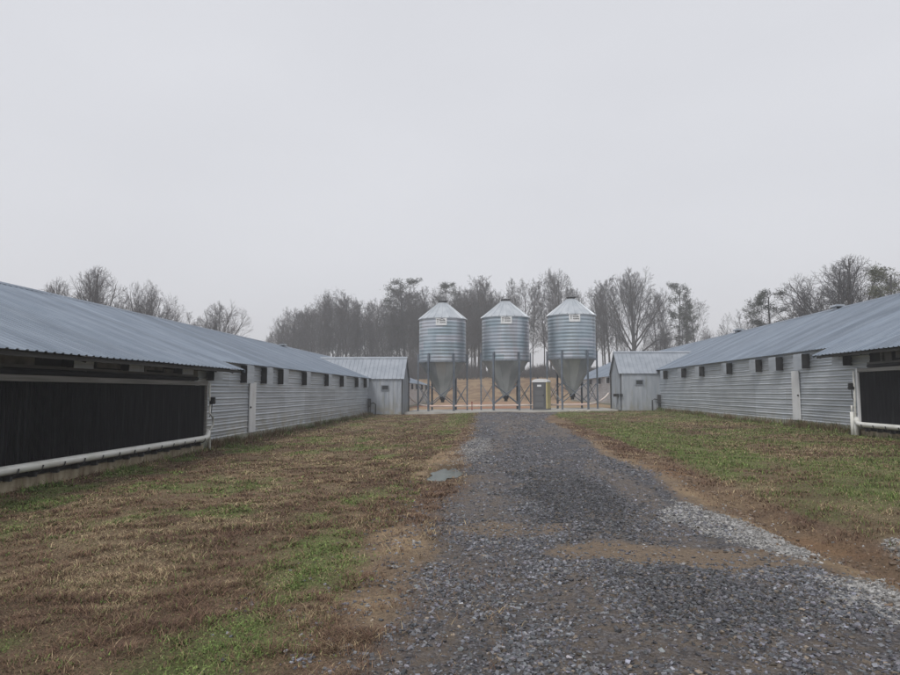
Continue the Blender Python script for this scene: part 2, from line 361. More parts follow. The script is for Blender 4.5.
def green_p(x, y):
    e = fbm(x * 1.2, y * .8, 51, 4); f = fbm(x * .45, y * .3, 55, 3)
    l = np.exp(-((x + 1.75 + .25 * np.sin(y * .9)) / .42) ** 2) * ss(2.2, 3.2, y) * (1 - ss(8.5, 13, y)) * ss(.30, .48, e) * .9
    l2 = ss(-8.3, -7.8, x) * (1 - ss(-6.6, -5.4, x)) * ss(.42, .58, e) * (1 - ss(19, 26, y)) * .8
    l3 = np.exp(-((x + 1.6) / .8) ** 2) * ss(24, 34, y) * .65
    l4 = (x < -1) * (ss(.54, .70, e) * .6 + .10)
    r = ss(3.9, 4.4, x) * (1 - ss(5.8, 7.4, x)) * (.25 + .65 * ss(.38, .6, e)) * .95
    r2 = (x > 4) * (ss(.40, .66, f) * .5 + .13)
    r3 = ss(10.2, 11.2, x) * (x < 13) * .6
    return np.clip(np.maximum.reduce([l, l2, l3, l4 * (y < 45), r, r2, r3]) * (1 - ss(48, 55, y)), 0, 1)

def axis(segs):
    o = [segs[0][0]]
    for a, b, st in segs:
        n = max(1, int(round((b - a) / st))); o += list(a + (b - a) * (np.arange(n) + 1) / n)
    return np.array(o)
xs = axis([(-420, -60, 30), (-60, -20, 4), (-20, -10, .8), (-10, -4, .14), (-4, 5, .07), (5, 13, .14), (13, 25, .7), (25, 60, 4), (60, 420, 30)])
ys = axis([(-60, -6, 5), (-6, 1.5, .4), (1.5, 10, .07), (10, 22, .14), (22, 50, .3), (50, 95, 1.2), (95, 130, .8), (130, 140, 2.5), (140, 240, 10), (240, 540, 50)])
X, Y = np.meshgrid(xs, ys); xf, yf = X.ravel(), Y.ravel()
c, am = gcolour(xf, yf)
nx, ny = len(xs), len(ys)
i = np.arange(ny - 1)[:, None] * nx + np.arange(nx - 1)[None, :]
idx = np.stack([i, i + 1, i + nx + 1, i + nx], -1).reshape(-1)
go = bpy.data.objects.new('ground', np_mesh('ground', np.stack([xf, yf, gz(xf, yf)], 1), 4, idx, M['ground'], np.concatenate([c, am[:, None]], 1), True))
C.objects.link(go); tag(go, kind='structure')

# puddle: shallow water lying in the dip beside the lane
pts = []
for k in range(64):
    a = 2 * math.pi * k / 64; r = .92 + .26 * math.sin(2 * a + .6) + .16 * math.sin(3 * a + 1) + .10 * math.sin(7 * a) + .06 * math.sin(11 * a)
    pts.append((-.78 + .30 * r * math.cos(a), 12.6 + 1.2 * r * math.sin(a)))
pz = float(np.mean(gz([p[0] for p in pts], [p[1] for p in pts]))) + .008
mb = MB(); mb.v = [(x, y, pz) for x, y in pts]; mb.f = [tuple(range(64))]
M['puddle'] = noisy('puddle_water', (.17, .175, .14), (.11, .11, .085), .08, 0, 2)
tag(mb.build('puddle', M['puddle']), kind='structure')

# ---------------------------------------------------------------- poultry houses
Y0, Y1 = -14.0, 96.0
def corrug_v(P0, P1, ya, yb, sp, h, nrm, rows=6, sag=.0, rng=None):
    """sheet between bottom edge x,z=P0 and top edge P1, ribs every sp along y, raised by h along nrm"""
    ysl = []; hs = []; y = ya
    while y < yb - 1e-6:
        for d, hh in ((0, 0), (.62, 0), (.72, 1), (.9, 1)):
            yy = y + d * sp
            if yy < yb: ysl.append(yy); hs.append(hh)
        y += sp
    ysl.append(yb); hs.append(0)
    ysl = np.array(ysl); hs = np.array(hs) * h
    V = []
    for r in range(rows + 1):
        t = r / rows
        wob = (fbm(ysl * .4, ysl * 0 + r * 1.7, 301, 3) - .5) * .03
        if r == 0: wob = wob * .6
        bx = P0[0] + (P1[0] - P0[0]) * t; bz = P0[1] + (P1[1] - P0[1]) * t
        o = hs + wob
        V.append(np.stack([bx + nrm[0] * o, ysl, bz + nrm[1] * o], 1))
    V = np.concatenate(V); n = len(ysl)
    i = np.arange(rows)[:, None] * n + np.arange(n - 1)[None, :]
    return V, np.stack([i, i + 1, i + n + 1, i + n], -1).reshape(-1), n
def add_np(mb, V, idx, nper=4):
    n = len(mb.v); mb.v += [tuple(v) for v in V.tolist()]
    for f in idx.reshape(-1, nper).tolist(): mb.f.append(tuple(n + q for q in f))
def wall_sheet(mb, x, s, ya, yb, za, zb, seed):
    """horizontal ribbed siding facing the lane: outward normal = -s in x (s=-1 left house). Panels of ~3.05 m."""
    rng = random.Random(seed)
    zs = []; off = []; z = za; k = 0
    pitch = .205
    while z < zb:
        for d, o in ((0, .0), (.022, .018), (.045, .018), (.07, .001), (.11, .0), (.122, .006), (.135, .006), (.148, .0)):
            if z + d * 1.0 < zb: zs.append(z + d); off.append(o)
        z += pitch
    zs.append(zb); off.append(0)
    y = ya
    while y < yb - .01:
        y2 = min(y + 3.05, yb); o0 = rng.uniform(0, .006); dz = rng.uniform(-.01, .01)
        a = [(x - s * (o + o0), zz + (dz if 0 < i < len(zs) - 1 else 0)) for i, (zz, o) in enumerate(zip(zs, off))]
        m = 4; V = []
        for q in range(m + 1):
            yy = y + (y2 + .02 - y) * q / m; wob = rng.uniform(-.004, .004)
            V += [(p - s * (wob + (.003 if q == m else 0)), yy, zz) for p, zz in a]
        k = len(a); n0 = len(mb.v); mb.v += V
        for q in range(m):
            for i in range(k - 1):
                b = n0 + q * k + i; mb.f.append((b, b + k, b + k + 1, b + 1))
        y = y2
def slope(px): return math.tan(math.atan((px - 450) / F) - math.atan(37 / F))
def P(px, X): return abs(X / slope(px))

def house(s, cfg):
    side = 'left' if s < 0 else 'right'
    wx = cfg['wx']; ex, ez = cfg['eave']; rx, rz = cfg['ridge']; zg = cfg['zg']; pitch = (rz - ez) / abs(rx - ex)
    fx = 2 * rx - wx                      # far wall
    root = empty('poultry_house', (rx, 0, 0))
    tag(root, cfg['label'], 'poultry house', 'long metal poultry houses along the lane')
    pe = cfg['pad_end']
    # inner carcass (gable shaped body)
    zw = ez + pitch * abs(wx - ex) - .06
    ins = .06
    wxi = wx + s * ins; fxi = fx - s * ins
    zr = rz - .10
    body = [(wxi, zg - .1), (wxi, zw), (rx, zr), (fxi, zw), (fxi, zg - .1)]
    mb = MB(); mb.prism([(a, Y0 + .1, b) for a, b in body], (0, Y1 - Y0 - .2, 0))
    mb.build('core_wall', M['curtain_shade'], root)  # dark colour stands in for the unlit interior above the pad
    mb = MB(); wall_sheet(mb, wx, s, pe, Y1, cfg['base'], zw, 5 if s < 0 else 9)
    wall_sheet(mb, fx, -s, Y0, Y1, cfg['base'], zw, 6)
    for yy in (Y0, Y1):
        mb.prism([(wx, yy, cfg['base']), (wx, yy, zw), (rx, yy, zr), (fx, yy, zw), (fx, yy, cfg['base'])], (0, .05 if yy < 0 else -.05, 0))
    mb.build('wall', M['wall'], root)
    # foundation
    mb = MB(); mb.box(wx - s * .03, wx + s * .3, pe, Y1, zg - .3, cfg['base'] + .015)
    mb.box(fx + s * .03, fx - s * .3, Y0, Y1, zg - .3, cfg['base'] + .015)
    mb.build('foundation', M['mossy'], root)
    # roof
    nl = math.hypot(rx - ex, rz - ez); nrm = (-s * (rz - ez) / nl, abs(rx - ex) / nl)
    mb = MB()
    V, idx, n = corrug_v((ex, ez), (rx, rz), Y0 - .3, Y1 + .3, .2286, .02, nrm); add_np(mb, V, idx)
    V, idx, n = corrug_v((2 * rx - ex, ez), (rx, rz), Y0 - .3, Y1 + .3, .2286, .02, (-nrm[0], nrm[1])); add_np(mb, V, idx)
    ro = mb.build('roof', M['roof'], root); md = ro.modifiers.new('sheet', 'SOLIDIFY'); md.thickness = .012; md.offset = 0
    # ridge cap
    mb = MB(); mb.prism([(rx - .2, Y0 - .3, rz - .2 * pitch + .03), (rx, Y0 - .3, rz + .055), (rx + .2, Y0 - .3, rz - .2 * pitch + .03), (rx, Y0 - .3, rz + .02)], (0, Y1 - Y0 + .6, 0))
    mb.build('ridge_cap', M['roof'], root)
    # roof extension over the cooling pad
    xx, xz = cfg['ext']; ye = cfg['ext_end']; up = .024
    ux = ex + s * .25; uz = ez + pitch * .25
    mb = MB(); V, idx, n = corrug_v((xx, xz + up), (ux, uz + up), Y0 - .3, ye, .2286, .02, nrm, 1); add_np(mb, V, idx)
    mb.prism([(xx, ye, xz + up - .01), (ux, ye, uz + up - .01), (ux, ye, uz - .05), (xx, ye, xz - .05)], (0, -.03, 0))
    ro = mb.build('roof_extension', M['roof'], root)
    md = ro.modifiers.new('sheet', 'SOLIDIFY'); md.thickness = .012; md.offset = 0
    mb = MB(); y = Y0 + .5                       # rafter tails and fascia carrying the extension
    mb.box(xx + s * .08, xx + s * .12, Y0, ye - .15, xz - .07, xz + .01)
    while y < ye:
        zz = lambda a: xz + pitch * abs(a - xx) - .055
        mb.prism([(xx + s * .13, y, zz(xx + s * .13)), (wx, y, zz(wx)), (wx, y, zz(wx) - .14), (xx + s * .13, y, zz(xx + s * .13) - .09)], (0, .04, 0)); y += 1.22
    mb.build('rafter', M['fascia'], root)
    # hoods
    p_ = .24 if s < 0 else .3
    for (yy, z0, z1) in cfg['hoods']:
        hx = wx - s * p_; ln = .66
        t = .012; mb = MB()
        # three-sided sheet metal hood: ribbed face plus sloped top; dark slab on the near end paints its shaded inside
        nz_ = 5
        for q in range(nz_):
            a = z0 + (z1 - z0) * q / nz_; b = z0 + (z1 - z0) * (q + 1) / nz_
            mb.box(hx, hx - s * (.012 + .004 * (q % 2)), yy, yy + ln, a + .001, b - .001)
        mb.box(hx, wx, yy, yy + ln, z1, z1 + t)
        mb.box(hx + s * .02, wx, yy + .015, yy + .03, z0 + .02, z1 - .005)
        h = mb.build('air_inlet_hood', M['wall'], root)
        mb = MB(); mb.box(hx + s * .004, wx - s * .001, yy - .004, yy + .012, z0 + .01, z1 - .003)
        mb.build('opening_shade', M['dark'], h)
    # narrow white door
    d0, d1, z0, z1 = cfg['door']
    mb = MB(); mb.box(wx - s * .03, wx - s * .065, d0, d1, z0, z1); d = mb.build('door', M['white'], root)
    mb = MB(); mb.box(wx - s * .065, wx - s * .10, d0 + .03, d0 + .10, (z0 + z1) / 2 - .03, (z0 + z1) / 2 + .03); mb.build('latch', M['black'], d)
    # cooling pad
    pxx = cfg['padx']; zt, zb = cfg['padz']; ya = Y0 + 2
    rng = random.Random(3)
    mb = MB(); y = ya; k = 0
    while y < pe - .12:
        o = rng.uniform(0, .012); w_ = min(.3, pe - .1 - y)
        q = 0
        while q < w_ - .01:
            mb.box(pxx + s * (.03 + o), pxx + s * .2, y + q, y + q + .032, zb + .06, zt - .02)
            mb.box(pxx + s * (.045 + o), pxx + s * .19, y + q + .032, y + min(q + .05, w_), zb + .06, zt - .02)
            q += .05
        y += .3; k += 1
    M.setdefault('cell', noisy('cooling_cell', (.009, .009, .011), (.02, .02, .024), .95, 0, 5, (1, 4, .25), 6, .35, .65, .3, 60, c3=(.045, .045, .05), s3=2.5, st3=(1, 5, .25), lo3=.56, hi3=.7, amt3=.6))
    M['cell'].node_tree.nodes['Principled BSDF'].inputs['Specular IOR Level'].default_value = .08
    cp = mb.build('cooling_pad', M['cell'], root)
    mb = MB(); mb.box(pxx - s * .01, pxx + s * .22, ya, pe - .1, zt - .01, zt + .10); mb.build('top_rail', M['wood'], root)
    mb = MB(); mb.box(pxx - s * .012, pxx + s * .21, pe - .095, pe - .01, zb - .02, zt + .11); mb.build('end_post', M['wood' if s < 0 else 'white'], root)
    # water trough pipe and hangers
    pr = .078; pc = pxx - s * .07
    mb = MB(); mb.tube([(pc, ya, zb), (pc, pe - .35, zb), (pc, pe - .15, zb + .015), (pc + s * .02, pe - .03, zb + .07), (pc + s * .06, pe + .06, zb + .17)], pr, 14)
    wp = mb.build('water_pipe', M['pvc'], root, True)
    yy = pe - .45; 
    while yy > max(ya, 4):
        mb = MB(); mb.tube([(pc - s * .1, yy, zb + .01), (pc - s * .085, yy, zb - .06), (pc - s * .03, yy, zb - .105), (pc + s * .05, yy, zb - .11), (pc + s * .1, yy, zb - .09)], .014, 6)
        mb.box(pc + s * .03, pc + s * .16, yy - .03, yy + .03, zb - .2, zb - .09)
        mb.build('pipe_bracket', M['strap'], root); yy -= .62
    # supply pipe
    cx = pxx - s * .03
    mb = MB()
    if s < 0:
        mb.tube([(cx, pe + .06, zt + .06), (cx, pe + .06, zt - .25), (cx + .02, pe + .09, zt - .5), (cx, pe + .10, zt - .8), (cx + .07, pe + .18, zt - .95), (cx + .05, pe + .28, zt - 1.15), (cx - .02, pe + .2, zt - 1.3), (cx, pe + .2, zg - .1)], .032, 8)
    else:
        mb.tube([(cx, pe + .07, zt + .03), (cx, pe + .07, zt - .9), (cx, pe + .09, zt - 1.0), (cx, pe + .09, zg - .1)], .035, 8)
        mb.tube([(cx - .02, pe + .24, zt - 1.05), (cx - .02, pe + .24, zg + .75)], .03, 8)
        mb.tube([(cx - .02, pe + .24, zg + .75), (cx - .02, pe + .24, zg - .1)], [.06, .06], 12)
        mb.tube([(cx, pe + .05, zg + .55), (cx, pe + .05, zg - .1)], .07, 12)
    mb.build('supply_pipe', M['pvc'], root, True)
    mb = MB(); zc = zt - .5
    mb.tube([(cx - s * .08, pe + .02, zc), (cx - s * .08, pe + .2, zc)], .06, 10); mb.box(cx - s * .02, cx - s * .15, pe + .06, pe + .15, zc - .02, zc + .15)
    mb.tube([(cx - s * .06, pe + .12, zc - .06), (cx - s * .03, pe + .16, zc - .3), (cx, pe + .1, zc - .42)], .012, 6)
    mb.build('pump', M['black'], root)
    # kerb wall under the pipe
    fx0 = pxx + s * .07
    mb = MB(); mb.box(fx0, fx0 + s * .5, ya, pe - .02, zg - .3, zb - .2); mb.build('curb_wall', M['stained'], root)
    mb = MB(); mb.box(fx0 + s * .1, wx + s * .05, ya, pe - .02, zb - .2, zb + .06); mb.build('gap_shade', M['dark'], root)  # dark strip painting the shade in the gap behind the pipe
    # above the pad: rail, boards, curtain roll
    mb = MB(); mb.box(wx - s * .02, wx - s * .10, ya, pe, zt + .24, zt + .30)
    y = ya + 1
    while y < pe: mb.box(wx - s * .02, wx - s * .08, y, y + .08, zt + .10, zw - .05); y += 2.44
    mb.build('wall_rail', M['wood'], root)
    mb = MB(); mb.tube([(wx - s * .12, ya, zt + .17), (wx - s * .12, (ya + pe) / 2, zt + .15), (wx - s * .12, pe - .1, zt + .18)], .055, 8); mb.build('curtain_roll', M['curtain_shade'], root)
    for (yy, l_, a, b) in cfg['boards']:
        mb = MB(); mb.box(wx - s * .025, wx - s * .045, yy, yy + l_, a, b); mb.build('board_patch', M['plywood'], root)
    # roof vents
    for (yy, xo, z_, sz) in cfg['vents']:
        vx = rx - s * xo; vz = rz - pitch * xo
        mb = MB(); mb.box(vx - .25 * sz, vx + .25 * sz, yy, yy + .5 * sz, vz - .1, vz + .22 * sz)
        mb.prism([(vx - .42 * sz, yy - .15, vz + .20 * sz), (vx + .42 * sz, yy - .15, vz + .20 * sz), (vx + .3 * sz, yy - .15, vz + .36 * sz), (vx - .3 * sz, yy - .15, vz + .36 * sz)], (0, .5 * sz + .3, 0))
        v = mb.build('roof_vent', M['roof2'], root)
        mb = MB(); mb.box(vx - .2 * sz, vx + .2 * sz, yy - .012, yy + .01, vz + .03, vz + .19 * sz); mb.build('opening_shade', M['dark'], v)  # dark slab paints the shaded mouth of the vent
    return root
LH = dict(wx=-8.5, eave=(-8.3, 2.455), ridge=(-14.2, 4.67), zg=-.2, base=.02, pad_end=18.8, ext=(-7.49, 2.15), ext_end=20.1,
    label='long low metal poultry house on the left side of the gravel lane',
    hoods=[(P(p, 8.5), z, 2.42) for p, z in ((62, 1.98), (119, 1.98), (174, 1.98), (206.5, 1.84), (240.6, 1.80), (261, 1.8), (278, 1.8), (302, 1.8), (324.5, 1.8), (340, 1.8), (355, 1.8), (363.7, 1.8))] + [(y, 1.8, 2.42) for y in (54, 57.5, 61, 65, 69, 74, 79, 85, 91)],
    door=(23.17, 23.8, .06, 1.85), padx=-8.1, padz=(1.70, .19),
    boards=[(10.9, 1.0, 2.0, 2.3), (13.9, 1.1, 2.03, 2.28), (15.9, .9, 2.05, 2.3), (16.9, .5, 1.95, 2.1), (18.4, .5, 1.9, 2.3)],
    vents=[(44.5, .2, 0, .5), (62.0, .15, 0, .6)])
RH = dict(wx=12.05, eave=(11.85, 3.02), ridge=(17.55, 5.66), zg=.12, base=.38, pad_end=21.5, ext=(11.19, 2.71), ext_end=23.4,
    label='long low metal poultry house on the right side of the gravel lane',
    hoods=[(P(p, 12.05), z, 2.92) for p, z in ((657.3, 2.36), (667.3, 2.36), (686, 2.36), (704.3, 2.36), (732.3, 2.36), (762.3, 2.36), (783.3, 2.36), (810, 2.36), (852.3, 2.36))] + [(y, 2.36, 2.92) for y in (18.6, 15.8, 53, 57, 61, 66, 71, 77, 84, 91)],
    door=(26.2, 26.8, .42, 2.32), padx=11.6, padz=(2.13, .50),
    boards=[(19.3, .8, 2.5, 2.75), (17.2, .8, 2.5, 2.75), (20.3, .35, 2.3, 2.8)],
    vents=[(46.5, .12, 0, .7), (33.5, .12, 0, .6)])
house(-1, LH); house(1, RH)

# ---------------------------------------------------------------- control sheds
def shed(s, xf_, wx, eave_z, ridge_z, he, hr, hpitch, zg, label):
    ya, yb = 47.0, 50.4; ym = (ya + yb) / 2
    root = empty('control_shed', (xf_, ym, zg)); tag(root, label, 'shed', 'ribbed metal control sheds beside the silos')
    # xf_: lane-side face; wx: house wall. ribbed vertical siding
    mb = MB(); n = int(abs(wx - xf_) / .3) + 1
    def ribs(p, q, za, zb_f):
        d = Vector((q[0] - p[0], q[1] - p[1])); ln = d.length; d /= ln; nr = Vector((d.y, -d.x))
        k = 0; a = 0
        while a < ln - .01:
            b = min(a + .26, ln); c = min(b + .04, ln)
            for u0, u1, o in ((a, b, 0.), (b, c, .04)):
                if u1 - u0 < .003: continue
                P0 = Vector(p) + d * u0 + nr * 0; P1 = Vector(p) + d * u1
                z0_, z1_ = zb_f(u0 / ln), zb_f(u1 / ln)
                A = P0 + nr * o; B = P1 + nr * o; A2 = P0 - nr * .05; B2 = P1 - nr * .05
                nI = len(mb.v)
                mb.v += [(A.x, A.y, za), (B.x, B.y, za), (B.x, B.y, z1_), (A.x, A.y, z0_), (A2.x, A2.y, za), (B2.x, B2.y, za), (B2.x, B2.y, z1_), (A2.x, A2.y, z0_)]
                mb.f += [tuple(nI + i for i in f) for f in [(0,1,2,3),(5,4,7,6),(4,0,3,7),(1,5,6,2),(3,2,6,7)]]
            a = c
    zb_ = zg + .06
    xl, xr = (wx, xf_) if s < 0 else (xf_, wx)
    ribs((xl, ya), (xr, ya), zb_, lambda t: eave_z + .02)
    ribs((xr, yb), (xl, yb), zb_, lambda t: eave_z + .02)
    gab = lambda t: eave_z + .02 + (ridge_z - eave_z - .05) * (1 - abs(2 * t - 1))
    if s < 0: ribs((xr, ya + .0), (xr, yb), zb_, gab)
    else: ribs((xl, yb), (xl, ya), zb_, gab)
    mb.build('wall', M['shedwall'], root)
    mb = MB(); mb.box(xl + (.0), xr, ya + .06, yb - .06, zg - .2, zb_ + .01); mb.box(xl + .0, xr, ya - .03, yb + .03, zg - .3, zg + .045); mb.build('foundation', M['mossy'], root)
    # roof, valley cut on the house side
    ex = abs(he[0]); xo = xf_ - s * .15; ovh = .14
    sl = (ridge_z - eave_z) / (ym - ya)
    xv0 = he[0] + s * max(0, (eave_z + .03 - he[1])) / hpitch; xv1 = he[0] + s * (ridge_z + .05 - he[1]) / hpitch
    for yy, sg in ((ya - ovh, -1), (yb + ovh, 1)):
        mb = MB(); e0 = eave_z - sl * ovh + .05; L0 = abs(xv0 - xo); L1 = abs(xv1 - xo); 
        pitch_r = .3; k = 0; a = 0
        while a < L1:
            for (u0, u1, h) in ((a, a + .25, 0), (a + .25, a + .27, 1), (a + .27, a + .28, 2), (a + .28, a + .3, 3)):
                u1 = min(u1, L1); u0 = min(u0, L1)
                if u1 - u0 < 1e-4: continue
                def row(u):
                    t = 0 if u <= L0 else (u - L0) / (L1 - L0)
                    return t
                hs = {0: (0, 0), 1: (0, .03), 2: (.03, .03), 3: (.03, 0)}[h]
                pts = []
                for u, hh in ((u0, hs[0]), (u1, hs[1])):
                    t = row(u); x = xo + s * u
                    pts.append(((x, yy + (ym - yy) * t, e0 + (ridge_z + .05 - e0) * t + hh), (x, ym, ridge_z + .05 + hh)))
                mb.quad(pts[0][0], pts[1][0], pts[1][1], pts[0][1])
            a += .3
        mb.build('roof', M['roof2'], root)
    mb = MB(); mb.prism([(xo, ym - .12, ridge_z - .01), (xo, ym, ridge_z + .11), (xo, ym + .12, ridge_z - .01), (xo, ym, ridge_z + .06)], (s * L1 * .98, 0, 0)); mb.build('ridge_cap', M['roof2'], root)
    mb = MB()                                              # rake trim on the gable
    for sg, yy in ((-1, ya - ovh), (1, yb + ovh)):
        e0 = eave_z - sl * ovh + .05
        mb.prism([(xo, yy, e0 + .01), (xo, ym, ridge_z + .06), (xo, ym, ridge_z - .08), (xo, yy, e0 - .12)], (s * .03, 0, 0))
    mb.build('rake_trim', M['steel'], root)
    # small window with frame
    wc = (xl + xr) / 2 + (.0 if s < 0 else -.05); zc = zg + (1.92 if s < 0 else 2.0) 
    mb = MB()
    for b in ((wc - .28, wc + .28, zc + .14, zc + .2), (wc - .28, wc + .28, zc - .2, zc - .14), (wc - .28, wc - .22, zc - .14, zc + .14), (wc + .22, wc + .28, zc - .14, zc + .14)): mb.box(b[0], b[1], ya - .07, ya - .022, b[2], b[3])
    wf = mb.build('window', M['steel'], root)
    mb = MB(); mb.box(wc - .22, wc + .22, ya - .045, ya - .023, zc - .14, zc + .14); mb.build('glass', mat('dark_glass', (.04, .045, .05), .15), wf)
    # downpipe / conduit and meter at the joint with the house, dark corner post behind
    jx = wx - s * .12
    mb = MB(); mb.box(jx - .10, jx + .10, ya - .3, ya - .12, zg + .55, zg + 1.15); mb.tube([(jx - .05, ya - .2, zg - .1), (jx - .05, ya - .2, zg + .6)], .03, 8); mb.tube([(jx + .07, ya - .2, zg - .1), (jx + .07, ya - .2, zg + .6)], .03, 8)
    mb.tube([(jx - s * .45, ya - .14, zg - .1), (jx - s * .45, ya - .14, zg + .75), (jx - s * .3, ya - .14, zg + .85), (jx - s * .1, ya - .16, zg + .8)], .035, 8)
    mb.build('utility_meter', M['strap'], root)
    cxp = xf_ - s * .07
    mb = MB(); mb.tube([(cxp, yb - .05, zg - .05), (cxp, yb - .05, eave_z - .05)], .05, 8); mb.build('downpipe', M['strap'], root)
    if s > 0:
        mb = MB(); mb.box(xf_ - .32, xf_ + .0, ya + .6, ya + 1.1, zg + 1.0, zg + 1.2); mb.box(xf_ - .1, xf_ + .1, ya - .2, ya - .03, zg + 1.02, zg + 1.2); mb.build('control_box', M['black'], root)
    return root
shed(-1, -6.05, -8.5, 2.5, 4.0, LH['eave'], None, (4.67 - 2.455) / 5.9, -.12, 'grey ribbed metal shed with gable roof joined to the left poultry house')
shed(1, 9.35, 12.05, 2.86, 4.36, RH['eave'], None, (5.66 - 3.02) / 5.7, .17, 'grey ribbed metal shed with gable roof and black box joined to the right poultry house')

# concrete slab under the silos
def slabz(x): return .055 + .0135 * (x + 6)
mb = MB(); a, b = -5.95, 9.25
mb.v = [(a, 47.6, slabz(a)), (b, 47.6, slabz(b)), (b, 54, slabz(b)), (a, 54, slabz(a)), (a, 47.6, -.3), (b, 47.6, -.3), (b, 54, -.3), (a, 54, -.3)]
mb.f = [(0,1,2,3),(4,5,1,0),(5,6,2,1),(6,7,3,2),(7,4,0,3)]
tag(mb.build('concrete_slab', M['padc']), kind='structure')

# ---------------------------------------------------------------- feed silos
def bin_metal():
    m = noisy('silo_metal', (.34, .395, .44), (.46, .51, .55), .33, .68, 1., (1, 1, .35), 5, .35, .65, c3=(.36, .32, .335), s3=.9, st3=(1.3, 1.3, .22), lo3=.5, hi3=.66, amt3=.5, ring=True)
    return m
M['bin'] = bin_metal()
M['cone'] = noisy('hopper_metal', (.32, .345, .36), (.44, .46, .47), .36, .5, 1.4, (1, 1, .3), 6)
def letters(mb, cx, cy, cz, w, h, y, seed):
    """small dark lettering: a slanted mark and two rows of strokes, as on the plates"""
    rg = random.Random(seed)
    mb.box(cx - .40 * w, cx - .24 * w, y, y + .004, cz + .20 * h, cz + .27 * h); mb.box(cx - .34 * w, cx - .29 * w, y, y + .004, cz - .22 * h, cz + .20 * h)
    mb.prism([(cx - .2 * w, y, cz + .20 * h), (cx + .06 * w, y, cz + .34 * h), (cx + .34 * w, y, cz + .2 * h), (cx + .34 * w, y, cz + .15 * h), (cx + .06 * w, y, cz + .27 * h), (cx - .2 * w, y, cz + .15 * h)], (0, .004, 0))
    for zz, hh in ((.08, .13), (-.16, .13)):
        x = -.14
        while x < .36:
            q = rg.uniform(.035, .055); mb.box(cx + x * w, cx + (x + q) * w, y, y + .004, cz + (zz - hh / 2) * h, cz + (zz + hh / 2) * h)
            if rg.random() < .6: mb.box(cx + (x + q) * w, cx + (x + q + .03) * w, y, y + .004, cz + (zz + hh / 2 - .04) * h, cz + (zz + hh / 2) * h)
            x += q + .035
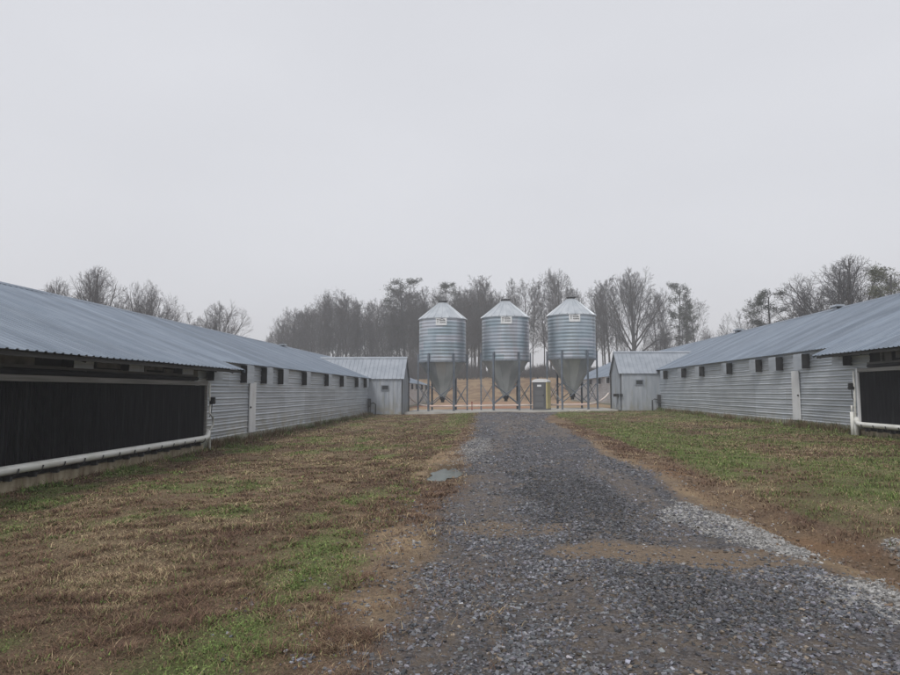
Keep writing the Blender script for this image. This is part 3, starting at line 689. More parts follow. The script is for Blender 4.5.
def silo(cx, cy, zb, rust, label):
    root = empty('feed_silo', (cx, cy, zb)); tag(root, label, 'silo', 'row of three feed silos')
    r = 1.80; z0 = zb + 3.68; z1 = zb + 7.03; zt = zb + 8.35
    mb = MB(); prof = []; n = 13
    for k in range(n):
        a = z0 + (z1 - z0) * k / n; d = (z1 - z0) / n
        for t, o in ((0, -.014), (.18, -.004), (.4, .007), (.6, .007), (.82, -.004)): prof.append((r + o, a + d * t))
    prof.append((r, z1)); mb.lathe(cx, cy, prof, 64)
    for k in range(3):                                   # vertical lap seams with bolts
        pass
    body = mb.build('tank', M['bin'], root, True)
    for k in range(6):
        a = math.pi / 6 + k * math.pi / 3; mbs = MB()
    mb = MB(); mb.lathe(cx, cy, [(r + .02, z0 - .05), (r + .03, z0 - .01), (r + .03, z0 + .05), (r + .0, z0 + .06)], 64); mb.build('bottom_ring', M['steel'], root)
    # roof cone with standing seams
    mb = MB(); N = 20
    rt = .30; re = r + .09
    for k in range(N):
        a0 = 2 * math.pi * k / N + .05; a1 = 2 * math.pi * (k + 1) / N + .05 - .035; a2 = 2 * math.pi * (k + 1) / N + .05
        def pt(a, rr, z, o=0): return (cx + rr * math.cos(a), cy + rr * math.sin(a), z + o)
        mb.quad(pt(a0, re, z1 - .06), pt(a1, re, z1 - .06), pt(a1, rt, zt - .06), pt(a0, rt, zt - .06))
        mb.quad(pt(a1, re, z1 - .06), pt(a1 + .01, re, z1 - .06, .045), pt(a1 + .01, rt, zt - .06, .03), pt(a1, rt, zt - .06))
        mb.quad(pt(a1 + .01, re, z1 - .06, .045), pt(a2 - .008, re, z1 - .06, .045), pt(a2 - .008, rt, zt - .06, .03), pt(a1 + .01, rt, zt - .06, .03))
        mb.quad(pt(a2 - .008, re, z1 - .06, .045), pt(a2, re, z1 - .06), pt(a2, rt, zt - .06), pt(a2 - .008, rt, zt - .06, .03))
    mb.lathe(cx, cy, [(re, z1 - .06), (re, z1 - .11), (re - .03, z1 - .11), (re - .04, z1 - .06)], 60)
    mb.build('roof', M['binroof'], root)
    mb = MB(); mb.lathe(cx, cy, [(.0, zt - .05), (rt + .02, zt - .05), (rt + .02, zt + .03), (.0, zt + .03)], 20)
    mb.build('roof_collar', M['strap'], root)
    mb = MB(); mb.lathe(cx, cy, [(0, zt + .04), (rt + .06, zt + .035), (rt + .07, zt + .07), (rt * .5, zt + .12), (.0, zt + .13)], 20, 0); mb.box(cx + .1, cx + .42, cy - .04, cy + .04, zt + .06, zt + .12)
    mb.build('lid', M['strap'], root)
    # hopper cone: flat overlapping panels
    mb = MB(); rb = .17; zc = zb + 1.0
    mb.lathe(cx, cy, [(r - .02, z0), (r - .10, z0 - .05), (rb, zc)], 12, math.pi / 12)
    for k in range(12):
        a = math.pi / 12 + math.pi / 6 * k
        mb.tube([(cx + (r - .09) * math.cos(a), cy + (r - .09) * math.sin(a), z0 - .05), (cx + rb * math.cos(a), cy + rb * math.sin(a), zc)], .018, 4, False)
    mb.build('hopper_cone', M['cone'], root)
    mb = MB(); mb.lathe(cx, cy, [(rb + .04, zc + .14), (rb + .05, zc - .1), (.13, zc - .22), (.13, zc - .36), (0, zc - .36)], 16); mb.build('hopper_boot', M['black'], root)
    # six legs, each an open channel bolted up the tank; X braces between neighbours
    lg = []
    for k in range(6):
        a = math.pi / 3 * k; u = Vector((math.cos(a), math.sin(a), 0)); v = Vector((-u.y, u.x, 0)); c0 = Vector((cx, cy, 0)) + u * (r + .075)
        Mx = Matrix(((u.x, v.x, 0, c0.x), (u.y, v.y, 0, c0.y), (0, 0, 1, 0), (0, 0, 0, 1)))
        mb = MB(); zf = slabz(c0.x); zt_ = z0 + .62
        mb.box(.045, .06, -.058, .058, zf, zt_, Mx); mb.box(-.05, .045, -.058, -.045, zf, zt_, Mx); mb.box(-.05, .045, .045, .058, zf, zt_, Mx)
        mb.box(-.10, .11, -.11, .11, zf - .001, zf + .012, Mx)
        mb.build('leg', M['legsteel'], root); lg.append(c0)
    for k in range(6):
        A = lg[k]; B = lg[(k + 1) % 6]; za, zh = zb + .45, zb + 1.95
        mb = MB(); i_ = 1 if k in (4,) and cx > 0 and cx < 3 else 0
        for p, q in (((A.x, A.y, za), (B.x, B.y, zh)), ((A.x, A.y, zh), (B.x, B.y, za))):
            p = Vector(p); q = Vector(q); d = (q - p); mb.tube([p + d * .03, p + d * .97], .032, 4)
        mb.build('cross_brace', M['legsteel'], root)
    for k in range(6):
        A = lg[k]; u = (Vector((cx, cy, 0)) - A).normalized(); p0 = A + u * .04 + Vector((0, 0, z0 - .95)); p1 = A + u * 1.0 + Vector((0, 0, zb + 2.0))
    # plate with dark lettering
    zc_ = z1 - .36; yp = cy - r - .035
    mb = MB(); w_, h_ = .82, .60; ox = .02
    mb.box(cx + ox - w_ / 2, cx + ox + w_ / 2, yp - .01, yp, zc_ - h_ / 2, zc_ + h_ / 2); pl = mb.build('name_plate', M['white'], root)
    mb = MB(); letters(mb, cx + ox, 0, zc_, w_, h_, yp - .016, 7); mb.build('lettering', M['black'], pl)
    return root
silo(-3.40, 50.5, .07, 0, 'leftmost silo, corrugated feed bin on six legs nearest the left shed')
silo(1.42, 50.5, .16, 1, 'middle silo, corrugated feed bin on six legs standing left of the portable toilet')
silo(6.43, 50.5, .29, 0, 'rightmost silo, corrugated feed bin on six legs standing right of the portable toilet')

# feed pipe running low under the three silos and curving up into both sheds
mb = MB(); zz = lambda x: .48 + .012 * x
mb.tube([(-5.98, 51.0, 1.15), (-5.8, 51, .92), (-5.5, 51, .68), (-5.15, 51, .53), (-4.7, 50.7, .45), (-4.2, 50.5, zz(-4.2)), (1.4, 50.5, zz(1.4)), (7.4, 50.5, zz(7.4)), (8.1, 50.7, .66), (8.6, 50.9, .85), (9.0, 51, 1.12), (9.25, 51, 1.42)], .07, 10)
M['auger'] = noisy('auger_pipe', (.80, .72, .66), (.68, .50, .44), .5, 0, .6, (1, 1, 1), 3)
tag(mb.build('feed_pipe', M['auger'], None, True, (-5.98, 51, 1.15)), 'pale feed pipe running low beneath the silos and curving up to both sheds', 'pipe')
for (x, y, lb) in ((-1.15, 50.2, 'red stake holding the feed pipe right of the leftmost silo'), (4.75, 51.3, 'red stake holding the feed pipe just right of the portable toilet'), (3.35, 50.9, 'red stake holding the feed pipe just left of the portable toilet')):
    mb = MB(); z = slabz(x); mb.tube([(x, y, z - .0), (x, y, z + .62)], .035, 6); mb.box(x - .06, x + .06, y - .02, y + .02, z + .56, z + .64)
    tag(mb.build('pipe_stake', M['red'], None, False, (x, y, z)), lb, 'stake', 'stakes holding the feed pipe')

# ---------------------------------------------------------------- portable toilet
def toilet():
    cx, cy = 4.02, 49.3; z = slabz(cx); root = empty('portable_toilet', (cx, cy, z))
    tag(root, 'dark grey portable toilet with white domed roof and yellow side between two silos', 'portable toilet')
    Rm = Matrix.Translation((cx, cy, z)) @ Matrix.Rotation(R(-19), 4, 'Z')
    w_, d_ = .52, .55
    mb = MB(); mb.box(-w_, w_ - .04, -d_, d_, .1, 2.02, Rm)
    for k in range(6): mb.box(-w_ - .012, -w_, -d_ + .1 + k * .17, -d_ + .19 + k * .17, .2, 1.9, Rm)
    mb.build('cabin', M['potty'], root)
    mb = MB(); mb.box(w_ - .038, w_ + .03, -d_ - .01, d_ + .01, .1, 2.03, Rm); mb.build('side_panel', M['yellow'], root)
    mb = MB(); mb.box(-w_ - .04, w_ + .04, -d_ - .04, d_ + .04, 0, .1, Rm); mb.build('skid_base', M['potty'], root)
    mb = MB(); mb.box(-.40, .36, -d_ - .035, -d_ - .002, .16, 1.94, Rm); dr = mb.build('door', M['potty'], root)
    mb = MB()
    for q in range(3): mb.box(-.33, .29, -d_ - .043, -d_ - .036, .25 + q * .42, .58 + q * .42, Rm)
    mb.build('door_panel', mat('grey_panel', (.12, .123, .13), .5), dr)
    mb = MB(); mb.box(.25, .31, -d_ - .07, -d_ - .036, 1.0, 1.14, Rm); mb.build('latch', M['black'], dr)
    mb = MB(); mb.box(-.17, .13, -d_ - .048, -d_ - .036, 1.70, 1.84, Rm); mb.build('sign_plate', M['white'], dr)
    mb = MB(); prof = []
    K = 12
    for k in range(K + 1):
        a = math.pi * k / K; prof.append((-(w_ + .05) * math.cos(a), 2.08 + .2 * math.sin(a)))
    pts = [(-(w_ + .05), 2.02)] + prof + [(w_ + .05, 2.02)]
    pp = [tuple(Rm @ Vector((x, -d_ - .05, zz_))) for x, zz_ in pts]
    mb.prism(pp, (Rm.to_3x3() @ Vector((0, 2 * d_ + .1, 0)))); mb.build('roof', M['white'], root)
    mb = MB(); p = Rm @ Vector((-.38, .4, 0)); mb.tube([(p.x, p.y, z + .2), (p.x, p.y, z + 2.42)], .05, 10); mb.build('vent_pipe', M['potty'], root)
toilet()

# pale rubble beside the slab
rg = random.Random(4); mb = MB()
for k in range(34):
    x = 6.5 + rg.gauss(0, .35); y = 47.0 + rg.gauss(0, .2); zg_ = float(gz([x], [y])[0]); q = rg.uniform(.05, .13)
    Mr = Matrix.Translation((x, y, zg_ + q * .35)) @ Matrix.Rotation(rg.uniform(0, 3), 4, 'Z') @ Matrix.Rotation(rg.uniform(-.5, .5), 4, 'X')
    mb.box(-q, q, -q * .7, q * .7, -q * .4, q * .4, Mr)
tag(mb.build('rubble', noisy('pale_rubble', (.5, .47, .40), (.34, .31, .26), .9, 0, 5)), 'small heap of pale broken concrete at the edge of the slab', 'rubble', kind='stuff')

# ---------------------------------------------------------------- trees
class TG:
    def __init__(s, seed): s.r = random.Random(seed); s.seg = []; s.tips = []
    def branch(s, p, d, ln, r0, lvl, cfg):
        r = s.r; n = cfg['n'][lvl]; pts = [p]; dirs = [d]; q = p; dd = d.copy(); wob = cfg['wob'][lvl]; up = cfg['up'][lvl]
        for k in range(n):
            dd = (dd + Vector((r.gauss(0, wob), r.gauss(0, wob), r.gauss(0, wob) + up))).normalized()
            q = q + dd * (ln / n); pts.append(q); dirs.append(dd.copy())
        last = lvl == len(cfg['n']) - 1
        re = r0 * (cfg['taper'][lvl]); rr = [max(cfg['rmin'], r0 + (re - r0) * (k / n)) for k in range(n + 1)]
        for k in range(n): s.seg.append((pts[k], pts[k + 1], rr[k], rr[k + 1], lvl))
        s.tips.append((pts[-1], lvl))
        if last: return
        m = cfg['kids'][lvl]; st = cfg['start'][lvl]
        for k in range(m):
            t = st + (1 - st) * ((k + r.random() * .8) / m); f = t * n; i = min(int(f), n - 1); u = f - i
            o = pts[i].lerp(pts[i + 1], u); bd = dirs[i + 1]
            ax = bd.orthogonal().normalized(); ax.rotate(Matrix.Rotation(k * 2.4 + r.uniform(-.6, .6), 3, bd))
            an = cfg['ang'][lvl] * r.uniform(.7, 1.25)
            if lvl == 0 and cfg.get('dome'): an = cfg['ang'][0] * (1.3 - 1.15 * (t - st) / (1 - st)) * r.uniform(.85, 1.15)
            cd = (bd * math.cos(an) + ax * math.sin(an)).normalized()
            prof = cfg['prof'](t) if lvl == 0 else (1 - .45 * t)
            s.branch(o, cd, ln * cfg['len'][lvl] * prof * r.uniform(.75, 1.2), max(cfg['rmin'], min((r0 + (re - r0) * t) * cfg['rk'][lvl] , 1)), lvl + 1, cfg)
        if cfg.get('lead'): pass
def seg_mesh(name, segs, mat_, sides_f):
    Vs = []; Is = []; n = 0
    for sides in (7, 4, 3):
        S_ = [q for q in segs if sides_f(q) == sides]
        if not S_: continue
        A = np.array([tuple(q[0]) for q in S_]); B = np.array([tuple(q[1]) for q in S_]); ra = np.array([q[2] for q in S_]); rb = np.array([q[3] for q in S_])
        T = B - A; T /= np.linalg.norm(T, axis=1)[:, None] + 1e-9
        ref = np.where(np.abs(T[:, 2:3]) > .9, np.array([[1., 0, 0]]), np.array([[0, 0, 1.]])); U = np.cross(T, ref); U /= np.linalg.norm(U, axis=1)[:, None] + 1e-9; W = np.cross(T, U)
        ang = 2 * np.pi * np.arange(sides) / sides
        ring = U[:, None, :] * np.cos(ang)[None, :, None] + W[:, None, :] * np.sin(ang)[None, :, None]
        va = A[:, None, :] - T[:, None, :] * (ra * .3)[:, None, None] + ring * ra[:, None, None]; vb = B[:, None, :] + ring * rb[:, None, None]
        V = np.concatenate([va, vb], 1).reshape(-1, 3)
        k = np.arange(sides); k2 = (k + 1) % sides; f = np.stack([k, k2, k2 + sides, k + sides], 1)
        I = (np.arange(len(S_))[:, None, None] * 2 * sides + f[None]) + n
        Vs.append(V); Is.append(I.reshape(-1)); n += len(V)
    return np_mesh(name, np.concatenate(Vs), 4, np.concatenate(Is), mat_, None, True)
def make_tree(seed, kind):
    g = TG(seed); H = 20.
    if kind == 'forest':
        cfg = dict(n=[9, 5, 4, 3, 2], wob=[.04, .07, .08, .09, .12], up=[.03, .07, .04, .02, 0], taper=[.22, .3, .4, .5, .7], kids=[20, 8, 6, 4], start=[.24, .2, .15, .1], ang=[.72, .65, .7, .75], len=[.40, .5, .5, .55], rk=[.4, .5, .55, .6], prof=lambda t: (.55 + 1.1 * t if t < .5 else 1.75 - 1.25 * t), rmin=.0155)
        g.branch(Vector((0, 0, -.4)), Vector((g.r.gauss(0, .03), g.r.gauss(0, .03), 1)).normalized(), H * .95, .27, 0, cfg)
    elif kind == 'thin':
        cfg = dict(n=[10, 4, 3, 2], wob=[.04, .1, .14, .2], up=[.02, .14, .08, 0], taper=[.2, .35, .5, .7], kids=[34, 9, 7], start=[.3, .15, .1], ang=[.7, .6, .6], len=[.20, .5, .55], rk=[.4, .55, .6], prof=lambda t: 1.2 - t * .7, rmin=.017)
        g.branch(Vector((0, 0, -.4)), Vector((g.r.gauss(0, .04), g.r.gauss(0, .04), 1)).normalized(), H * .98, .19, 0, cfg)
    elif kind == 'oak':
        cfg = dict(n=[6, 8, 5, 3, 2], wob=[.04, .06, .07, .08, .10], up=[.02, .05, .02, .01, 0], taper=[.6, .3, .35, .5, .7], dome=1, kids=[18, 10, 8, 7], start=[.36, .2, .15, .1], ang=[.9, .55, .6, .6], len=[1.2, .52, .5, .55], rk=[.42, .48, .52, .6], prof=lambda t: 1.1 - .3 * t, rmin=.0135)
        g.branch(Vector((0, 0, -.4)), Vector((0, 0, 1)), H * .55, .58, 0, cfg)
    elif kind == 'vase':
        cfg = dict(n=[4, 7, 5, 3, 2], wob=[.04, .05, .07, .08, .10], up=[.02, .05, .03, .01, 0], taper=[.6, .3, .35, .5, .7], dome=1, kids=[15, 10, 8, 6], start=[.3, .15, .15, .1], ang=[.62, .5, .65, .75], len=[2.5, .42, .48, .5], rk=[.42, .5, .55, .6], prof=lambda t: 1.0, rmin=.014)
        g.branch(Vector((0, 0, -.3)), Vector((0, 0, 1)), H * .27, .4, 0, cfg)
    elif kind == 'pine':
        cfg = dict(n=[10, 4, 3], wob=[.03, .14, .2], up=[.01, .05, .05], taper=[.3, .35, .5], kids=[22, 6], start=[.42, .35], ang=[1.25, .7], len=[.26, .5], rk=[.35, .5], prof=lambda t: 1.1 - t * .65, rmin=.025)
        g.branch(Vector((0, 0, -.4)), Vector((0, 0, 1)), H * .97, .28, 0, cfg)
    dome = dict(oak=(.40, .60, .41), vase=(.36, .57, .45), forest=(.25, .60, .42))
    if kind in dome:                                   # twigs end on an uneven rounded crown
        ax_, cz_, az_ = dome[kind]
        nf = lambda v: 1 + .07 * math.sin(4 * math.atan2(v.y, v.x) + seed) + .05 * math.sin(11 * v.z / H + 3 * math.atan2(v.y, v.x) + seed) + .07 * g.r.random()
        g.seg = [q for q in g.seg if q[4] == 0 and q[1].z < H * .97 or (q[1].x ** 2 + q[1].y ** 2) / (ax_ * H) ** 2 + ((q[1].z - cz_ * H) / (az_ * H)) ** 2 < nf(q[1]) ** 2]
    zm = max(max(a[1].z for a in g.seg), 1)
    tr = [q for q in g.seg if q[4] <= 1]; tw = [q for q in g.seg if q[4] > 1]
    sf = lambda q: 7 if q[4] == 0 else (4 if q[4] == 1 else 3)
    trunk = seg_mesh('trunk', tr, M['bark'], sf)
    if kind == 'pine':
        rs = np.random.RandomState(seed); Q = []; 
        cl = [t[0] for t in g.tips if t[1] >= 1]
        cen = np.array([tuple(c) for c in cl]); n = 42
        P_ = np.repeat(cen, n, 0) + rs.normal(0, 1, (len(cen) * n, 3)) * np.array([.34, .34, .2])
        D = rs.normal(0, 1, P_.shape); D[:, 2] = np.abs(D[:, 2]) * .6; D /= np.linalg.norm(D, axis=1)[:, None]
        E = np.cross(D, rs.normal(0, 1, P_.shape)); E /= np.linalg.norm(E, axis=1)[:, None]
        a = P_ - E * .05; b = P_ + E * .05; c_ = P_ + D * .34
        V = np.stack([a, b, c_], 1).reshape(-1, 3)
        crown = np_mesh('crown', V, 3, np.arange(len(V)), M['needle'])
        tr2 = seg_mesh('limb', tw, M['bark'], lambda q: 3)
        return trunk, crown, zm, tr2
    return trunk, seg_mesh('crown', tw, M['twig'], lambda q: 3), zm, None
T = {}
for k, n in (('forest', 4), ('thin', 3), ('oak', 3), ('vase', 2), ('pine', 2)):
    T[k] = [make_tree(100 * (list(('forest', 'thin', 'oak', 'vase', 'pine')).index(k) + 1) + i * 7, k) for i in range(n)]
def tree(kind, var, px, topy, Yd, label, group=None, wid=1., rot=None, name='bare_tree', mat_=None):
    tr, cw, zm, lm = T[kind][var % len(T[kind])]
    X_ = slope(px) * Yd; zg_ = float(gz([X_], [Yd])[0]); dp = Yd * math.cos(math.atan(37 / F)) - X_ * math.sin(math.atan(37 / F)); h = (HY - topy) / F * dp * 1.012 + CZ - zg_; sc = h / zm
    root = empty(name, (X_, Yd, zg_ - .05)); root.scale = (sc * wid, sc * wid, sc); root.rotation_euler = (0, 0, rot if rot is not None else (px * 1.7 + Yd) % 6.28)
    tag(root, label, 'tree', group)
    for nm, me in (('trunk', tr), ('crown', cw)) + ((('limb', lm),) if lm else ()):
        o = bpy.data.objects.new(nm, me); C.objects.link(o); o.parent = root
        if mat_ and nm == 'crown':
            o.data = me if False else me.copy(); o.data.materials[0] = mat_
    return root
# big trees one can tell apart
tree('oak', 0, 635, 266, 118, 'big round-crowned bare tree right of the silos above the right shed roof', wid=.80, rot=.5)
tree('pine', 0, 678, 283, 118, 'thin dark evergreen just right of the big round-crowned tree', wid=.75, name='pine_tree')
tree('pine', 1, 688, 306, 116, 'shorter dark evergreen leaning at the right end of the wood', wid=.8, name='pine_tree')
tree('forest', 1, 697, 296, 122, 'ragged bare tree at the right end of the wood beside the dark evergreens', wid=.9)
tree('vase', 0, 710, 325, 118, 'small low bare tree, last at the right end of the wood', wid=1.1)
tree('vase', 1, 662, 322, 114, 'low bushy bare tree between the big round crown and the evergreens', wid=1.3)
tree('oak', 2, 92, 264, 74, 'largest bare tree behind the left poultry house roof', wid=.92, rot=2.)
tree('oak', 1, 139, 277, 80, 'rounded bare tree second from the largest behind the left roof', wid=.66)
tree('vase', 0, 158, 288, 86, 'narrow bare tree to the right of the rounded one behind the left roof', wid=.8)
tree('vase', 1, 176, 300, 98, 'small pale bare tree low behind the middle of the left roof', wid=.95)
tree('oak', 2, 52, 279, 84, 'low bare tree barely showing above the left roof at far left', wid=.5)
tree('oak', 1, 220, 299, 100, 'pale spreading bare tree standing apart behind the left roof', wid=.85, rot=1)
tree('vase', 0, 200, 318, 100, 'short bare shrub-like tree beside the pale spreading one behind the left roof', wid=1.1)
tree('vase', 1, 752, 296, 82, 'pale vase-shaped bare tree left of the dark pine behind the right roof', wid=.85)
tree('pine', 1, 770, 293, 76, 'dark clumpy pine behind the right poultry house roof', wid=1.25, name='pine_tree')
tree('vase', 1, 806, 277, 76, 'bushy bare tree right of the dark pine behind the right roof', wid=1.0, rot=2)
tree('oak', 2, 851, 254, 70, 'large spreading bare tree on the skyline behind the right roof', wid=1.2, rot=1.)
tree('forest', 2, 886, 266, 74, 'narrow bare tree right of the large spreading one behind the right roof', wid=.8)
tree('pine', 0, 900, 268, 62, 'olive green pine at the right edge of the photo behind the right roof', wid=1.2, name='pine_tree', mat_=M['needle2'])
tree('pine', 0, 405, 281, 140, 'evergreen with a dark dense top rising above the left wood', wid=1.2, name='pine_tree')
tree('pine', 1, 447, 284, 138, 'evergreen with a dark top just above the leftmost silo', wid=.95, name='pine_tree')
tree('forest', 3, 335, 286, 150, 'tall bare tree with an open fanned crown above the left part of the wood', wid=1.3)
out = [(262, 330), (268, 320), (285, 312), (300, 300), (325, 289), (345, 291), (365, 299), (382, 295), (400, 285), (435, 285), (455, 290), (470, 276), (485, 274), (500, 288), (515, 274), (530, 282), (545, 270), (560, 266), (575, 271), (585, 288), (600, 282), (612, 274), (625, 290), (660, 300), (700, 322)]
ox = [p[0] for p in out]; oy = [p[1] for p in out]; rg = random.Random(11); k = 0
def front_label(x):
    for lim, wh in ((320, 'at the low left end of the wood'), (365, 'above the far end of the left roof'), (415, 'above the left shed roof'), (468, 'behind the leftmost silo'), (482, 'between leftmost and middle silos'),
                    (529, 'behind the middle silo'), (547, 'between middle and rightmost silos'), (595, 'behind the rightmost silo'), (999, 'just right of the rightmost silo')):
        if x < lim: return 'tall bare tree in front row of wood, ' + wh
x = 266.
while x < 612:
    ty = float(np.interp(x, ox, oy)) + rg.choice([0, 2, 6, 12]); Yd = rg.uniform(126, 142)
    gap = 508 < x < 550
    tree('forest' if rg.random() < .6 else 'thin', rg.randint(0, 4), x, ty, Yd, front_label(x), 'front trees of the wood', wid=rg.uniform(.7, 1.05), rot=rg.uniform(0, 6))
    x += (rg.uniform(7, 11) if x > 480 else rg.uniform(4.5, 7)); k += 1
x = 264.
while x < 505:
    ty = float(np.interp(x, ox, oy)) + rg.uniform(6, 30)
    tree('forest', rg.randint(0, 4), x, ty, rg.uniform(150, 205), 'faint bare tree deep in the dense wood left of the middle silo', 'trees deep in the wood', wid=rg.uniform(.9, 1.3), rot=rg.uniform(0, 6))
    x += rg.uniform(3.2, 5)
for x, ty, kd in ((603, 283, 'thin'), (610, 276, 'forest'), (618, 284, 'thin'), (656, 287, 'forest'), (667, 292, 'thin'), (683, 300, 'thin')):
    tree(kd, int(x), x, ty, 124 + x % 7, 'upright bare tree crowded round the big round-crowned tree right of the silos', 'upright trees right of the silos', wid=.9)
for x in (520, 548, 572, 590, 604, 622, 648, 668, 690):
    tree('thin', rg.randint(0, 4), x, float(np.interp(x, ox, oy)) + rg.uniform(10, 34), rg.uniform(146, 175), 'faint slender tree behind the open part of the wood right of the middle silo', 'sparse far trees', wid=.9, rot=rg.uniform(0, 6))
# undergrowth along the edge of the wood
rs = np.random.RandomState(5); segs = []
for _ in range(15000):
    px = rs.uniform(240, 735); Yd = rs.uniform(122, 150); X_ = (px - VX) / F * Yd; h = rs.uniform(.6, 2.6) * (.6 + 1.1 * float(vn(px * .05, 3.3, 9))) * (1.5 if px < 480 else .75)
    z = float(4.2 * min(1, max(0, (Yd - 96) / 32)) ** 2) + 0
    segs.append([X_, Yd, h, rs.normal(0, .5), rs.normal(0, .3)])
sg = np.array(segs); z = gz(sg[:, 0], sg[:, 1])
sl_ = []
for q, zz_ in zip(sg, z):
    a = Vector((q[0], q[1], zz_ - .1)); b = a + Vector((q[3] * .5, q[4], q[2] * .6)); c_ = b + Vector((q[3], q[4], q[2] * .4))
    sl_.append((a, b, .045, .03, 2)); sl_.append((b, c_, .03, .015, 2))
    d_ = b + Vector((-q[3] * .8, q[4], q[2] * .3)); sl_.append((b, d_, .025, .015, 2))
o = bpy.data.objects.new('undergrowth', seg_mesh('undergrowth', sl_, M['twig'], lambda q: 3)); C.objects.link(o)
tag(o, 'tangled bare undergrowth along the edge of the wood on the bank', 'undergrowth', kind='stuff')

# ---------------------------------------------------------------- gravel
def in_view(x, y, m=110):
    px = VX + F * x / y; return (px > -m) & (px < 900 + m) & (y > 2.6)
rs = np.random.RandomState(2)
CUBE = np.array([(-1,-1,-1),(1,-1,-1),(1,1,-1),(-1,1,-1),(-1,-1,1),(1,-1,1),(1,1,1),(-1,1,1)], float)
TRI = np.array([(0,3,2),(0,2,1),(4,5,6),(4,6,7),(0,1,5),(0,5,4),(1,2,6),(1,6,5),(2,3,7),(2,7,6),(3,0,4),(3,4,7)])
def stones(name, x, y, size, col, flat=.55, lift=.12):
    n = len(x); V = CUBE[None] * (1 + rs.uniform(-.42, .1, (n, 8, 3)))
    V = V * (size[:, None] * np.stack([rs.uniform(.7, 1.3, n), rs.uniform(.55, 1., n), rs.uniform(.3, .8, n) * flat * 1.3], 1))[:, None, :]
    a = rs.uniform(0, 6.28, n); t = rs.normal(0, .3, n); u = rs.normal(0, .3, n)
    V2 = V.copy(); V2[..., 1] = V[..., 1] * np.cos(t)[:, None] - V[..., 2] * np.sin(t)[:, None]; V2[..., 2] = V[..., 1] * np.sin(t)[:, None] + V[..., 2] * np.cos(t)[:, None]
    V3 = V2.copy(); V3[..., 0] = V2[..., 0] * np.cos(u)[:, None] - V2[..., 2] * np.sin(u)[:, None]; V3[..., 2] = V2[..., 0] * np.sin(u)[:, None] + V2[..., 2] * np.cos(u)[:, None]
    V4 = V3.copy(); V4[..., 0] = V3[..., 0] * np.cos(a)[:, None] - V3[..., 1] * np.sin(a)[:, None]; V4[..., 1] = V3[..., 0] * np.sin(a)[:, None] + V3[..., 1] * np.cos(a)[:, None]
    V4 += np.stack([x, y, gz(x, y) + size * lift], 1)[:, None, :]
    I = (np.arange(n)[:, None, None] * 8 + TRI[None]).reshape(-1)
    return np_mesh(name, V4.reshape(-1, 3), 3, I, M['stone'], np.repeat(col, 8, 0))
def slate_cols(n):
    t = rs.beta(1.6, 3.0, n); v = .028 + .27 * t ** 1.15
    tint = np.stack([v * rs.uniform(.92, 1.02, n), v * rs.uniform(.95, 1.02, n), v * rs.uniform(1.02, 1.16, n)], 1)
    br = rs.rand(n) < .12; hi_ = rs.rand(n) < .03; tint[hi_] *= 1.9
    tint[br] = np.stack([v * 1.1, v * .9, v * .7], 1)[br]
    return tint
xs_, ys_ = [], []; szs = []
for (ya, yb, dens, s0, s1) in ((2.7, 6, 7500, .0045, .019), (6, 11, 2800, .0065, .021), (11, 20, 520, .012, .028), (20, 47, 130, .02, .036)):
    n = int((yb - ya) * 6.5 * dens); x = rs.uniform(-2.2, 4.3, n); y = rs.uniform(ya, yb, n)
    if yb > 30: x = rs.uniform(-1.5, 5.0, n)
    rm = road_mask(x, y); bm = bare_mask(x, y); cl = ss(.36, .58, fbm(x * 1.5, y * 1.2, 203, 4)); fine = fbm(x * 6, y * 6, 207, 2)
    stk = ss(.42, .6, fbm(x * 1.6, y * .22, 111, 4)); lwg = low_gravel(x, y); dk = dark_mound(x, y); p = rm * np.maximum(.12 + .88 * cl, dk) * (1 - .38 * stk * (1 - dk)) * (1 - .8 * lwg * (1 - .7 * dk)) * (1 + .5 * dk) * (1 - .86 * bm) * (.55 + .9 * fine)
    a, b = road_edges(y); p = np.maximum(p, .13 * (1 - .9 * (green_p(x, y) > .25)) * (x > a - 1.1) * (x < b) * ss(.4, .6, fine) * (1 - ss(9, 12, y)))
    k = (rs.rand(n) < p) & in_view(x, y); xs_.append(x[k]); ys_.append(y[k]); q = rs.rand(k.sum()) ** 3.4; szs.append(s0 + (s1 - s0) * q)
x = np.concatenate(xs_); y = np.concatenate(ys_); sz = np.concatenate(szs)
o = bpy.data.objects.new('gravel', stones('gravel', x, y, sz, slate_cols(len(x)) * (1.15 - .5 * dark_mound(x, y))[:, None])); C.objects.link(o); NG = len(x)
tag(o, 'dark blue grey crushed slate gravel covering the lane', 'gravel', kind='stuff')
n = 260000; x = rs.uniform(-1, 5, n); y = 2.7 + rs.rand(n) ** 1.3 * 20
p = pale_mask(x, y) * .9; bm = bare_mask(x, y); p = np.maximum(p, .012 * bm)
k = (rs.rand(n) < p) & in_view(x, y); x, y = x[k], y[k]; v = rs.uniform(.12, .40, len(x)) 
o = bpy.data.objects.new('pale_gravel', stones('pale_gravel', x, y, .007 + .014 * rs.rand(len(x)) ** 2, np.stack([v, v * .98, v * .95], 1))); C.objects.link(o)
tag(o, 'patches of fine pale grey gravel on the right edge of the lane', 'gravel', kind='stuff')

n = 60000; x = rs.uniform(-1.6, 5, n); y = 2.7 + rs.rand(n) ** 1.2 * 18
p = bare_mask(x, y) * (.12 + .5 * ss(3., 3.6, x)); k = (rs.rand(n) < p * ss(.35, .65, fbm(x * 3, y * 3, 217, 3))) & in_view(x, y); x, y = x[k], y[k]; v = rs.uniform(.6, 1.25, len(x))[:, None]
o = bpy.data.objects.new('dirt_clods', stones('dirt_clods', x, y, .006 + .022 * rs.rand(len(x)) ** 4, np.array([[.17, .12, .082]]) * v, .9)); C.objects.link(o)
tag(o, 'loose brown clods of soil in the washed out shoulder of the lane', 'soil', kind='stuff')

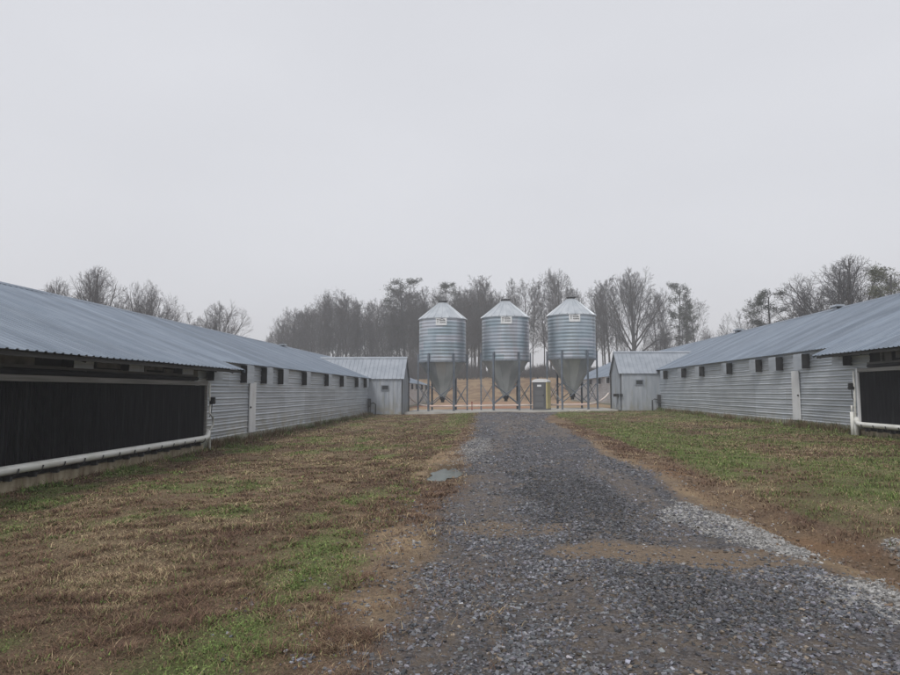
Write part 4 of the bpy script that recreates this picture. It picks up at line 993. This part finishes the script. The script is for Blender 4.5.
# ---------------------------------------------------------------- grass
def blades(name, x, y, h, w_, lean, col):
    n = len(x); a = rs.uniform(0, 6.28, n); d = np.stack([np.cos(a), np.sin(a)], 1); pr = np.stack([-d[:, 1], d[:, 0]], 1)
    z = gz(x, y); B = np.stack([x, y, z - .004], 1)
    def off(u, k, zz): 
        return B + np.concatenate([d * u[:, None] + pr * k[:, None], zz[:, None]], 1)
    z0 = np.zeros(n); l = lean * h
    b0 = off(z0, -w_, z0); b1 = off(z0, w_, z0); m0 = off(l * .35, -w_ * .8, h * .6); m1 = off(l * .35, w_ * .8, h * .6); t = off(l, z0, h)
    V = np.stack([b0, b1, m0, m1, t], 1).reshape(-1, 3)
    F_ = np.array([(0, 1, 3), (0, 3, 2), (2, 3, 4)]); I = (np.arange(n)[:, None, None] * 5 + F_[None]).reshape(-1)
    return np_mesh(name, V, 3, I, M['blade'], np.repeat(col, 5, 0))
gx, gy, gh, gl, gc, gw = [], [], [], [], [], []
def scatter(x0, x1, y0, y1, dens):
    n = int((x1 - x0) * (y1 - y0) * dens); nt_ = n // 5
    tx = rs.uniform(x0, x1, nt_); ty = rs.uniform(y0, y1, nt_); rad = .03 + .012 * ty / 5
    x = np.repeat(tx, 5) + rs.normal(0, 1, nt_ * 5) * np.repeat(rad, 5); y = np.repeat(ty, 5) + rs.normal(0, 1, nt_ * 5) * np.repeat(rad, 5)
    tr = np.repeat(rs.rand(nt_), 5)
    y = np.maximum(y, 2.6)
    rm = road_mask(x, y); bm = bare_mask(x, y); th = fbm(x * 2.2, y * 2.2, 231, 3)
    keep = (rs.rand(len(x)) < ((1 - rm) ** 2 + .05 * (x < .3) * (y < 8)) * (1 - .85 * bm) * (.35 + .9 * th)) & in_view(x, y) & (x > -8.1) & (x < 11.95) & (ell(x, y, -.8, 12.6, .3, 1.05) > 1)
    x, y, tr = x[keep], y[keep], tr[keep]; g = green_p(x, y)
    isg = tr < g * .85
    n = len(x); v = rs.uniform(.6, 1.35, n)[:, None]; n1 = fbm(x * .6, y * .35, 61, 4); n2 = fbm(x * 1.7, y * 1.1, 71, 4)
    ps = .05 + .40 * ss(.48, .64, n2); q = np.repeat(rs.rand(n // 5 + 1), 5)[:n]
    c = np.where((q < ps)[:, None], np.array([[.42, .33, .20]]), np.where((rs.rand(n) < .5 + .6 * (.5 - n1))[:, None], np.array([[.125, .074, .055]]), np.array([[.215, .14, .09]])))
    hue = rs.rand(n)[:, None]
    cg = np.array([[.095, .15, .045]]) * (1 - hue) + np.array([[.22, .28, .09]]) * hue
    c = np.where(isg[:, None], cg, c) * v
    h = np.where(isg, rs.uniform(.015, .05, n), rs.uniform(.012, .042, n)); lean = np.where(isg, rs.uniform(.2, 1.1, n), rs.uniform(.6, 2.8, n))
    cl_ = .42 + 1.15 * ss(.35, .75, fbm(x * 4.5, y * 4.5, 251, 3)); h = h * cl_
    leaf = isg & (tr < g * .45) & (x < 1) & (y < 14); h = np.where(leaf, h * .45, h); lean = np.where(leaf, rs.uniform(.8, 2.6, n), lean)
    wall = np.minimum(np.abs(x + 8.0), np.abs(x - 11.9)) < .35; h = h * np.where(wall & (tr < .45), rs.uniform(1.5, 3.6, n), 1)
    gx.append(x); gy.append(y); gh.append(h); gl.append(lean); gc.append(c); gw.append(np.full(n, .0016) * np.clip(y / 4.5, 1, 6) * rs.uniform(.7, 1.5, n) * np.where(leaf, 3.4, 1.))
scatter(-5.5, .2, 2.6, 6, 11000); scatter(-8.2, .2, 6, 10, 5200); scatter(-8.2, 0, 10, 16, 2400); scatter(-8.2, 0, 16, 27, 1000); scatter(-8.2, 0, 27, 47, 450)
scatter(3, 9, 5, 12, 2600); scatter(3, 12, 12, 20, 1700); scatter(3, 12, 20, 32, 800); scatter(4, 12, 32, 47, 400)
ccat = np.concatenate
o = bpy.data.objects.new('grass', blades('grass', ccat(gx), ccat(gy), ccat(gh), ccat(gw), ccat(gl), ccat(gc))); C.objects.link(o)
tag(o, 'short matted winter grass, mostly brown and straw with green patches', 'grass', kind='stuff')
# weeds at the foot of the walls and by the pad ends
x = []; y = []
for _ in range(520):
    if rs.rand() < .5: wx_ = -8.33; yy = rs.choice([rs.uniform(19.4, 21.5), rs.uniform(21, 47)], p=[.25, .75])
    else: wx_ = 11.88; yy = rs.choice([rs.uniform(21.2, 26), rs.uniform(25, 47)], p=[.4, .6])
    m = 26; x.append(wx_ + np.sign(-wx_) * np.abs(rs.normal(0, .12, m))); y.append(yy + rs.normal(0, .12, m))
x = ccat(x); y = ccat(y); n = len(x); br = rs.rand(n)[:, None]
c = np.array([[.24, .18, .11]]) * br + np.array([[.12, .08, .05]]) * (1 - br); gm = np.repeat(rs.rand(n // 26) < .3, 26); c[gm] = c[gm] * np.array([.55, .95, .5])
o = bpy.data.objects.new('weeds', blades('weeds', x, y, np.repeat(rs.uniform(.08, .38, n // 26), 26) * rs.uniform(.5, 1.1, n), np.full(n, .006), rs.uniform(.1, .9, n), c)); C.objects.link(o)
tag(o, 'straggly dead weeds growing along the foot of the metal walls', 'weeds', kind='stuff')
print('stones', NG, 'blades', sum(len(q) for q in gx))

# ---------------------------------------------------------------- haze
mb = MB(); mb.box(-440, 440, -80, 560, -2.5, 34)
hm = bpy.data.materials.new('haze_air'); hm.use_nodes = True; t = hm.node_tree; t.nodes.clear()
ho = nn(t, 'ShaderNodeOutputMaterial'); pv = nn(t, 'ShaderNodeVolumePrincipled'); pv.inputs['Density'].default_value = .0018; pv.inputs['Color'].default_value = (.95, .975, 1, 1); pv.inputs['Anisotropy'].default_value = .2
S.cycles.volume_bounces = 1
t.links.new(pv.outputs[0], ho.inputs['Volume'])
hz = mb.build('haze', hm); tag(hz, kind='stuff')
